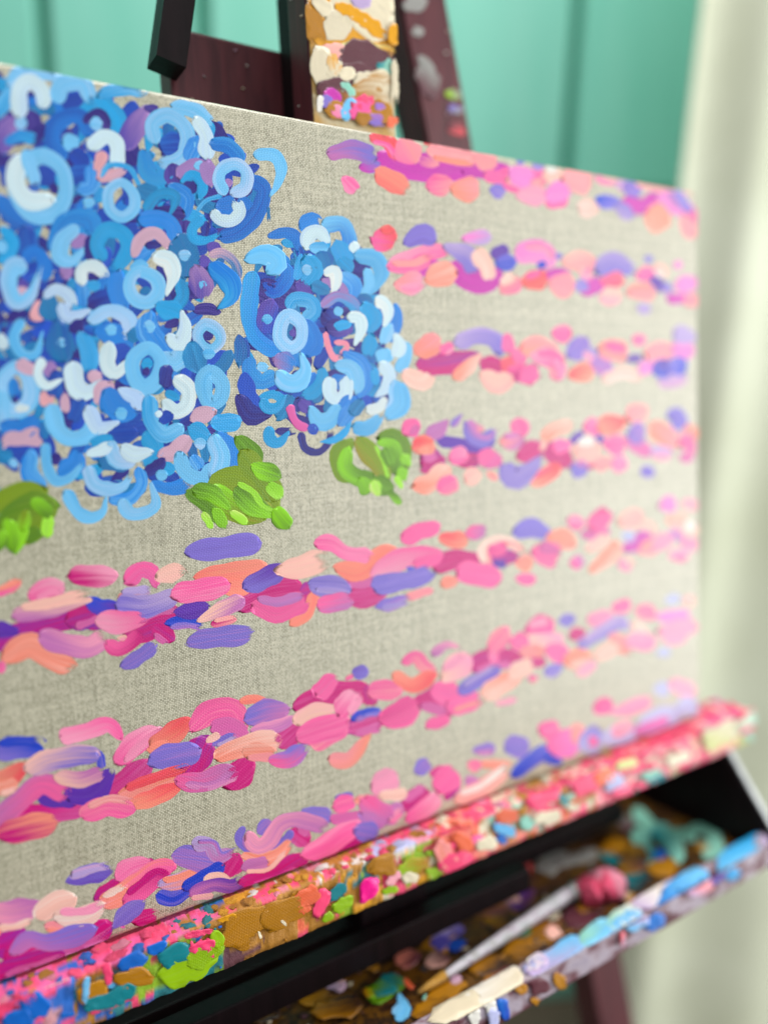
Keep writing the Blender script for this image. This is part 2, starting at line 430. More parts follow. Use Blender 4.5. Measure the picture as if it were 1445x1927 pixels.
PARTNER = dict(hp=['pn', 'ro', 'mg', 'sa'], co=['sa', 'pc', 'rd'], pv=['lv', 'vp', 'ml'], pc=['wh', 'sa', 'pn'], ml=['pn', 'pv'], sa=['hp', 'pc', 'co'], mg=['ro', 'vp'], pn=['pc', 'hp'], lv=['pv', 'pn'],
               rb=['pv', 'vp'], op=['pn', 'ml'], rd=['co', 'hp'], lb=['pp', 'sb'], pw=['wh', 'pp'], sb=['lb', 'mb'], mb=['sb', 'db'], cy=['sb', 'tl'], bl=['lb', 'mb'], tl=['db', 'cy'], db=['mb', 'in'], nv=['pu', 'db'], pp=['pw', 'lb'],
               g1=['g2', 'g3'], g2=['g1', 'gd'], g3=['g4', 'g1'], g4=['g3', 'ly'])
def stroke_color(ca, cb, t, n, flags):
    a = PALL[ca]; strong = cb is not None
    if not strong: cb = PARTNER.get(ca, [ca])[int(rng.integers(0, len(PARTNER.get(ca, [ca]))))]
    b = PALL[cb]
    jit = 1 + rng.normal(0, .03); cj = rng.normal(0, .03, 9)
    if strong: bias = -.05 + 1.1*t[:, None] + .3*VV[None, :]*rng.choice([-1, 1]) + rng.normal(0, .1, 9)[None]
    else: bias = rng.uniform(-.25, .42) + .3*VV[None, :]*rng.normal(0, .7) + .3*(t[:, None] - .5)*rng.normal(0, .8) + rng.normal(0, .08, 9)[None]
    ones = np.ones((n, 9, 1))
    c1 = a[None, None] * jit * (1 + cj[None, :, None]) * ones; c2 = b[None, None] * jit * ones
    al = np.ones((n, 9))
    if 'd' in flags:
        e = np.clip((t - .5)/.5, 0, 1)[:, None]; al = al - .75*e**1.3*(1 + .25*rng.normal(0, 1, 9)[None]) - .3*np.clip((.12 - t)/.12, 0, 1)[:, None]
    elif 'q' in flags:
        z1 = rng.uniform(.12, .3); e = np.clip((t - 1 + z1)/z1, 0, 1)[:, None]; al = al - .7*e**1.2*(1 + .35*rng.normal(0, 1, 9)[None]) - .35*np.clip((.09 - t)/.09, 0, 1)[:, None]
        al = al - .22*(np.abs(VV) > .9)[None]
    return np.concatenate([np.clip(c1, 0, 1), np.clip(al, 0, 1)[..., None], np.clip(c2, 0, 1), np.clip(bias, 0, 1)[..., None]], 2)

def canvas_stroke(pts, W, ca, cb=None, flags='', thick=.00001):
    """stroke on the painted face: pixels -> canvas plane, laid over whatever paint is below it"""
    P, u, v, t, hp = stroke_rows(pts, W * (1.02 if len(pts) in (2, 3) else .97 if 'o' in flags or len(pts) == 1 else .92), flags, .25)
    n = len(t); Q = hits(P.reshape(-1, 2), 1, 0.0)
    X = Q[:, 0].reshape(n, 9); Z = Q[:, 2].reshape(n, 9)
    X = np.clip(X, -CW + .0006, -.0006); Z = np.clip(Z, .0006, CH - .0006)
    if 'h' in flags: thick = .00014
    if 'k' in flags: thick = .000025
    base = field_sample(X, Z)
    pad = np.pad(base, 1, mode='edge'); sm = sum(pad[1+a:1+a+n, 1+b:1+b+9] for a in (-1, 0, 1) for b in (-1, 0, 1)) / 9
    base = np.maximum(base, sm)
    Hh = base + hp * thick + .00002
    k = 3 if W < 60 else 5
    ux, uz, uh = upsample(X, k), upsample(Z, k), upsample(Hh, k)
    ii = np.clip(np.rint((ux + CW)/RES + 20), 0, GX-1).astype(int); jj = np.clip(np.rint(uz/RES + 20), 0, GZ-1).astype(int)
    np.maximum.at(FIELD, (ii.ravel(), jj.ravel()), uh.ravel())
    V3 = np.stack([X, -.00002 - Hh, Z], 2).reshape(-1, 3)
    C = stroke_color(ca, cb, t, n, flags).reshape(-1, 8)
    UV = np.stack([u, v], 2).reshape(-1, 2) + rng.uniform(0, 900, 2)
    return V3, strip_faces(n, 9), C, UV

def paint_object(name, parts, mat, parent):
    vs, fs, cs, uvs = [], [], [], []
    base = 0
    for V3, F, C, UV in parts:
        vs.append(V3); fs += [tuple(i + base for i in f) for f in F]; cs.append(C); uvs.append(UV); base += len(V3)
    V3 = np.concatenate(vs); C = np.concatenate(cs); UV = np.concatenate(uvs)
    me = bpy.data.meshes.new(name); me.from_pydata(V3.tolist(), [], fs); me.update()
    ca = me.color_attributes.new('Col', 'FLOAT_COLOR', 'POINT'); ca.data.foreach_set('color', np.ascontiguousarray(C[:, :4]).ravel())
    cb2 = me.color_attributes.new('Col2', 'FLOAT_COLOR', 'POINT'); cb2.data.foreach_set('color', np.ascontiguousarray(C[:, 4:]).ravel())
    ul = me.uv_layers.new(name='UVMap'); li = np.zeros(len(me.loops), int); me.loops.foreach_get('vertex_index', li)
    ul.data.foreach_set('uv', UV[li].ravel())
    me.polygons.foreach_set('use_smooth', [True]*len(me.polygons)); me.materials.append(mat)
    o = bpy.data.objects.new(name, me); col.objects.link(o)
    if parent: o.parent = parent
    return o

CROPS = dict(A=(0, 100, .27682), B=(0, 400, .27682), C=(0, 700, .27682), D=(300, 200, .27682), E=(400, 400, .27682), F=(400, 650, .27682),
             G=(600, 230, .27682), H=(950, 230, .27682), I=(720, 580, .24913), J=(980, 580, .24913), K=(0, 980, .27682), L=(330, 950, .27682),
             M=(650, 920, .24913), N=(970, 920, .24913), O=(0, 1300, .27682), P=(300, 1250, .27682), Q=(600, 1180, .27682), R=(950, 1200, .34256),
             S=(0, 1527, .27682), T=(350, 1527, .27682), U=(500, 0, .31142), V=(700, 1427, .34602), W=(1000, 1400, .30796), X=(0, 0, 1.0))
def parse(text):
    out = []; crop = None
    for line in text.strip().splitlines():
        for item in line.split(';'):
            tk = item.split()
            if not tk: continue
            if tk[0].endswith(':'): crop = CROPS[tk[0][:-1]]; tk = tk[1:]
            if not tk: continue
            ca, _, cb = tk[0].partition('>'); wdt = float(tk[1]) * crop[2]; pts = []; fl = ''
            for q in tk[2:]:
                if ',' in q:
                    a, b = q.split(','); pts.append((crop[0] + float(a)*crop[2], crop[1] + float(b)*crop[2]))
                else: fl += q
            out.append((pts, wdt, ca, cb or None, fl))
    return out
PETALS = '''
A: mb 150 0,1000 120,1110 260,1150; sb 110 -20,420 40,310 110,250; pu>mv 170 20,640 60,500 200,500; nv 120 200,420 230,520; nv 100 240,600 280,520
sb 80 60,600 140,560 230,590; tl 90 280,340 350,400; cy 130 680,300 780,420 810,530; db 110 440,330 540,300; sb>lb 110 700,280 860,225 980,250 d
lb 115 80,190 200,120 400,140; lb 80 140,440 150,500; pw 125 140,420 130,260 200,190 280,250 300,350 k; lb 130 400,320 430,220 570,200 620,330 k
mb 130 430,700 360,590 400,460 540,430 620,540; nv 80 590,450 680,420 730,490; nv 130 870,640 910,720; mv>pu 140 980,400 920,500 870,620; nv 70 1000,370 1060,390
lb 90 655,480; lb 122 480,605; db 140 520,690 570,740; db 150 500,830 610,820; bl 110 560,930 620,900 630,780; pe 80 700,690 660,790
pw 115 620,640 710,560 800,620 790,780 k; pe>pk 75 680,840 770,830 840,800; sb 40 690,840 750,760 880,780 950,900; mb 110 600,1090 640,1190
db 120 290,800 340,870; lb 120 280,700 420,780 450,950 370,1090 220,1090 120,950 130,800 o; pw 150 140,720 110,880 190,1000 340,1010 k; lb 90 180,680 220,800 240,890
tl 120 960,930 1050,960; db 130 700,1090 820,1140; sb 70 690,930 660,1000; lb 78 830,880 910,960 910,1060 830,1115 750,1060 740,940 o; lb 80 605,1015
db 170 1170,620; sb 150 970,680 1000,800 1080,840 1130,770; lb 100 1190,350 1320,390 1420,480; lb 115 1060,600 1040,480 1150,420 1270,520 1270,660 1190,735 1090,740 k
bl 110 1340,600 1290,720; pw 110 1340,460 1400,560 1410,690 k; nv 130 1180,790 1190,880; mv 110 1230,820 1340,760 1430,800; lb 75 1355,765
cy 80 1240,870 1310,830 1370,890 1360,980; nv 90 1270,930 1310,900; bl 120 1180,920 1270,990 1250,1100; nv 110 1080,1080 1220,1100
cy 80 990,1060 1060,970 1150,950 1200,990 1150,1110 t; bl 130 960,1130 1080,1120 1170,1180 1190,1280; mb 160 600,1110 600,1250 540,1350
B: db 150 170,130 190,260; cy 100 20,110 90,200 60,290 0,330; lb 90 10,235; mb 110 160,330 230,260 300,330 300,450; mb 130 350,240 450,60 600,40 640,130
mv 100 440,410 470,390; mv 110 520,210 560,180; lb 120 520,110 430,180 410,290 490,330 580,240 t; nv 80 610,180 610,300
cy 110 700,310 660,220 720,120 830,140 870,230 830,330 760,380; bl 100 930,280 1000,250; nv 70 1010,220 1080,220; pk 85 910,290 960,180 1060,140 1150,230
tl 190 1230,210 1270,300 1260,390; lb 80 1255,290; pu 80 1390,330; mv>pu 150 1340,400 1370,470 1370,550; lb 55 1380,490
nv 60 1080,380 1110,430; nv 110 1160,560 1180,620; cy 90 1230,470 1240,570 1190,640; pu 120 140,500 180,540; pk 90 150,540
lb 125 170,380 90,370 60,480 110,610 210,560 280,380 t k; pe 120 240,700 290,640; bl 110 560,480 570,620; pw 100 555,480 560,390 640,370 720,430 k; sb 90 640,500
nv>db 150 640,610 720,580; bl 150 810,430 800,560 830,630; tl 80 990,540; lb 90 910,370 990,370; lb 95 960,400 1060,450 1080,540 1010,610 920,590 880,510 900,430 o k
pw 120 1060,300 1150,330 1180,430 1140,540 t k; tl 150 330,600 350,690; pp 90 310,570 380,520 470,560 500,640; pp 100 600,670 520,700 450,700 430,620 b
tl 160 400,780 410,900 430,970; lb 65 420,885; db 80 170,850 210,840; lb 85 150,740 100,850 150,960 250,960 290,820 t; pw 90 0,850 30,900
nv 100 500,790 540,760; sb 130 560,850 600,950 620,1060; bl 170 690,810 800,850 850,930; pp 110 620,730 740,670 860,710 890,800 860,850; lb 80 760,800
db 120 800,960 860,930; pw 115 740,900 730,1030 790,1090 880,1000 t k; tl 110 900,830 920,840; cy 140 1100,640 1200,680; bl 190 1020,700 1010,800 1080,900 1120,980
lb 85 1015,775; lb 130 1110,990 1200,1020 1230,950; nv 60 1140,770 1200,740; pw 110 1240,680 1260,780 1220,890 1150,850 b k
nv 90 1410,830; lb 78 1400,760 1480,800 1500,870 1440,930 1370,900 1345,820 o; tl 150 1310,920 1350,1050; lb 80 1420,960; cy 80 1000,1030; nv 60 990,1080 1000,1085
lb 105 1010,920 1090,1000 1070,1130 980,1190 910,1110 910,990 o k; nv 110 1140,1070 1120,1160; bl 60 1190,1100 1220,1180 1200,1240; cy 60 1140,1230 1210,1260
pw 110 1200,1130 1280,1200 1270,1310 1190,1350 1120,1290 k; tl 70 1420,1190; lb 110 1440,1090 1510,1160 1500,1260 1430,1300 1390,1220 1390,1130 o k
pk 120 1330,1400 1430,1360; mb 90 90,1150 90,1220; lb 110 110,1050 200,1120 210,1270 120,1350 30,1300 10,1150 o; pw 60 120,1330 190,1330
pe 90 300,1240 330,1290; pk 100 140,1040 230,1070; mv 90 340,1040 360,1120; db 130 380,1110 380,1230; pw 80 290,1000 260,1100 320,1180 430,1130 t
pk 80 620,1120 680,1110; pw 150 500,1040 520,1180 600,1220 690,1150 t k; pk 130 730,1180 680,1270; db 140 540,1310 500,1390
bl 100 730,1220 720,1330; bl 150 740,1240 800,1330 900,1350; lb 85 825,1365; pp 95 830,1210 930,1260 950,1320; sb 110 1010,1280 1030,1400
C: lb 120 -10,160 10,280 20,380; mb 150 50,380 150,400 250,330; pk 150 60,470 160,490 250,430; db 120 60,570 200,560 270,540; tl 100 0,560 60,590; tl 70 300,360 300,440
lb 65 95,620; bl 110 210,560 200,680 290,750; bl 100 -10,840 80,830 190,770 t; nv 80 380,590; bl 130 430,680 510,620 520,560
lb 85 310,500 320,640 380,740 480,720 570,610 t; pk 70 440,170 450,260; lb 125 350,240 390,380 480,450 600,420 650,300 k; pp 110 610,260 670,380 780,350 t
db 130 770,430 900,420; cy 110 650,480 760,470; cy 120 1010,430 1060,520 990,610; tl 100 700,610 830,640 880,620 d; lb>pp 120 760,500 800,590 900,600
pw 80 610,550 690,540 740,500; sb>lb 130 1020,180 1030,330 1110,430 1230,380; db 90 1110,320 1150,300; pw 50 1080,285; pw 110 850,520 910,560 1020,545 t k
pk 110 1110,560 1190,540 1270,460; nv 80 1000,680 1080,640 1110,600; lb 80 1100,700; bl 90 1050,770 1180,790 1310,750 d; bl 90 940,660 960,760 880,860 760,870
lb 105 600,650 640,760 740,800 840,780 900,680 t k; lb 105 460,820 530,950 620,990 700,950 720,870 t; lb 105 830,880 880,960 970,960 1060,900 1030,770 t
cy 120 1310,390 1400,430; lb 85 1360,485; bl 100 1320,590 1350,640; lb 110 1220,560 1270,680 1380,720 1470,640
D: mb 110 380,260 470,270 550,350; mv 120 330,400 340,500; sb 30 260,710 320,640 420,610; mb 120 620,500 710,560 690,670 620,780 530,860 430,890; mb 130 420,680 500,680
mb 90 560,640 610,690; mv 60 470,520; lb>pp 95 440,590 400,500 430,420 520,390 590,450 580,550 500,590 k; pw 95 370,720 410,770 490,780 550,720 520,650 k
nv 60 320,800 310,870; cy 78 290,760 230,830 240,900 330,910 420,860 t; pu 80 350,950 400,980; pk>tl 80 350,1010 430,1000 510,1060 540,1160
mb>sb 150 370,1090 470,1180 490,1290 420,1360 h t; lb 95 660,330 780,340 830,430 800,540 760,600 t; tl 25 740,690 745,780 d; mb 90 750,880 850,860 930,900 970,1000
E: nv 170 330,520 480,600; tl 60 550,330 555,340; pu 120 600,500 640,530; bl>in 110 490,360 500,450 420,540 360,500; sb>bl 120 270,420 255,560 250,700 290,850 400,930 460,900
lb 165 245,310 350,285 430,340 390,395 h; pu>in 130 390,630 370,700 380,810; lb 70 370,725; bl 130 620,90 700,60; lb>bl 130 760,80 880,80 930,160 930,240; sb 150 860,230 900,320
pw 100 640,240 650,160 720,130 780,190 k; lb 80 680,240 760,240; tl 130 740,300 760,350; sb 60 600,300 570,440; cy 150 650,330 690,400 640,470; lb 70 640,390
cy 90 880,330 930,380; pw 70 960,220 970,270 t; mv 70 760,470 800,490; mv 60 870,500 910,530; bl 100 900,430 960,490 960,560; pw 95 770,410 830,400 840,470 820,540 t k; tl 100 700,500 770,530
lb 120 980,290 1100,310 1150,400 1110,490 1050,560 t; lb 70 1050,400 1060,480 1030,560; tl 100 1010,590 1060,600; nv>db 130 780,700 830,740; mv>cy 95 750,630 850,570 950,610 980,680
lb 65 855,672; cy 110 1040,640 1090,720 1040,800; sb 110 520,640 560,590 660,600 690,670 640,720; mb 130 640,760 680,870 640,940; pu 50 545,820
lb 95 520,700 600,760 600,870 530,920 460,860 470,750 o k; nv>pu 110 800,780 930,790; cy 80 850,770 920,760; pw 95 930,710 1000,720 1010,800 970,890 t k
sp 45 765,820 790,930 830,990 880,980 k; sp 40 830,880 900,890 910,920 870,960 k; tl 130 1060,900 1090,980; cy 100 1070,850 1060,960; tl 105 180,860 200,940 190,1030 e
mb 120 260,1000 260,1080 330,1150 430,1110; lb 78 340,1050; mv>bl 130 450,1000 530,1040; mb 80 680,1110 650,1180; cy 95 740,1070 740,1150 680,1230 610,1240
lb 135 450,1100 500,1150 580,1150 630,1070 610,980 t h; bl 115 900,960 1010,1030 1040,1140 1000,1240; mb 100 830,1150 880,1140; lb 115 850,1040 940,1050 980,1130 970,1220 k
pw 105 800,1140 800,1230 850,1270 910,1230 910,1130 k; cy 70 1100,1080 1110,1160; lb 120 1170,960 1160,1000; pw 110 1150,1030 1200,1100 1180,1190 1120,1240 t
bl 90 1240,650 1250,750 1220,850; lb 90 1200,780 1160,870; pw 105 1120,590 1180,630 1190,700 1170,760 t; lb 80 1310,900 1310,980 1270,1060; pw 95 1250,850 1270,900 1250,970
lb 110 1240,1170 1260,1280 1210,1370; in 110 220,1120 240,1240 310,1300; nv 130 190,1270 250,1370 360,1370; tl 130 520,1280 460,1370; cy 80 340,1280 370,1330 440,1320 490,1250 t k
nv 100 590,1290 600,1330; pu 90 610,1300 640,1330; mb 130 860,1380 940,1280; lb 130 670,1340 720,1410 800,1400 850,1330; ro 68 525,1320 550,1400 590,1450 640,1465 h
F: sb 150 40,530 150,520; bl 130 60,620 130,720 120,820; lb 130 20,640 60,760 20,880; nv 60 450,580 540,590 d; cy 95 380,570 390,640 450,660 510,600 t k; in 80 670,570 700,575
nv 55 600,600 630,700 720,725 790,660 800,570; cy 60 740,655 830,640 900,590 940,520 e; bl 110 880,520 940,430; tl 100 960,450 1000,400
lb 120 1270,280 1280,400 1200,480; lb 110 980,560 1060,560 1130,490; pw 80 1060,440 1130,420 1170,370
'''
LEAVES = ['''
F: g2 220 60,950 200,960 380,1060; g2 200 -20,1060 150,1080 330,1120; g1 120 190,650 260,740 290,830; g2 150 230,760 330,900 420,1010; g1 130 -140,1010 -20,1080 60,1180
g3>g1 110 300,830 430,880 k; g3>g2 130 20,1000 120,1080 220,1130 k; g1>g3 130 190,1000 300,1100 420,1150 k; g4 40 180,940 280,1000 340,1090 430,1130 k; g3>g4 90 400,960 450,1020 k
g3 110 440,1140 500,1210 h; g3 80 20,1130 80,1220 k; g4 60 140,1140 220,1200 h; g4 45 -60,1150 -10,1230 k; g1>g3 110 -100,980 0,1010 90,1090 k
''', '''
F: g2 120 940,660 860,760 880,880 940,910; g2 130 1010,660 1100,760 1170,880; g1 150 1160,620 1240,620 1280,720 1260,850; g1 110 1120,940 1200,970
g3>g1 120 920,710 900,820 990,900 1080,900 k; g3>g1 60 1130,660 1230,680 1270,780 1250,880 k; g4 25 1110,690 1160,790 1190,890 k; g3 80 1010,920 1050,990 k; g4 70 1100,940 1120,1000 k
g3 60 1300,760 1330,800 k; g3 60 1280,850 1300,900 k; g1>g3 55 1210,1000 1270,1070 k; g4 40 1250,900 1280,960 k; g1 90 1180,720 1210,800 k
''', '''
C: g2 180 0,940 150,850 260,820; g2 200 20,1080 150,1050 300,1000; g1 200 40,1000 200,950 330,930; g1 100 200,1120 250,1090; g3 100 150,1050 110,1210 k t; g3>g1 110 60,1040 90,1200 t k
g4 85 330,1000 320,1100 k; g1>g3 90 0,1180 20,1110 k; g3>g1 90 240,880 330,960 k; g2>g3 70 180,960 160,1060 k
''']
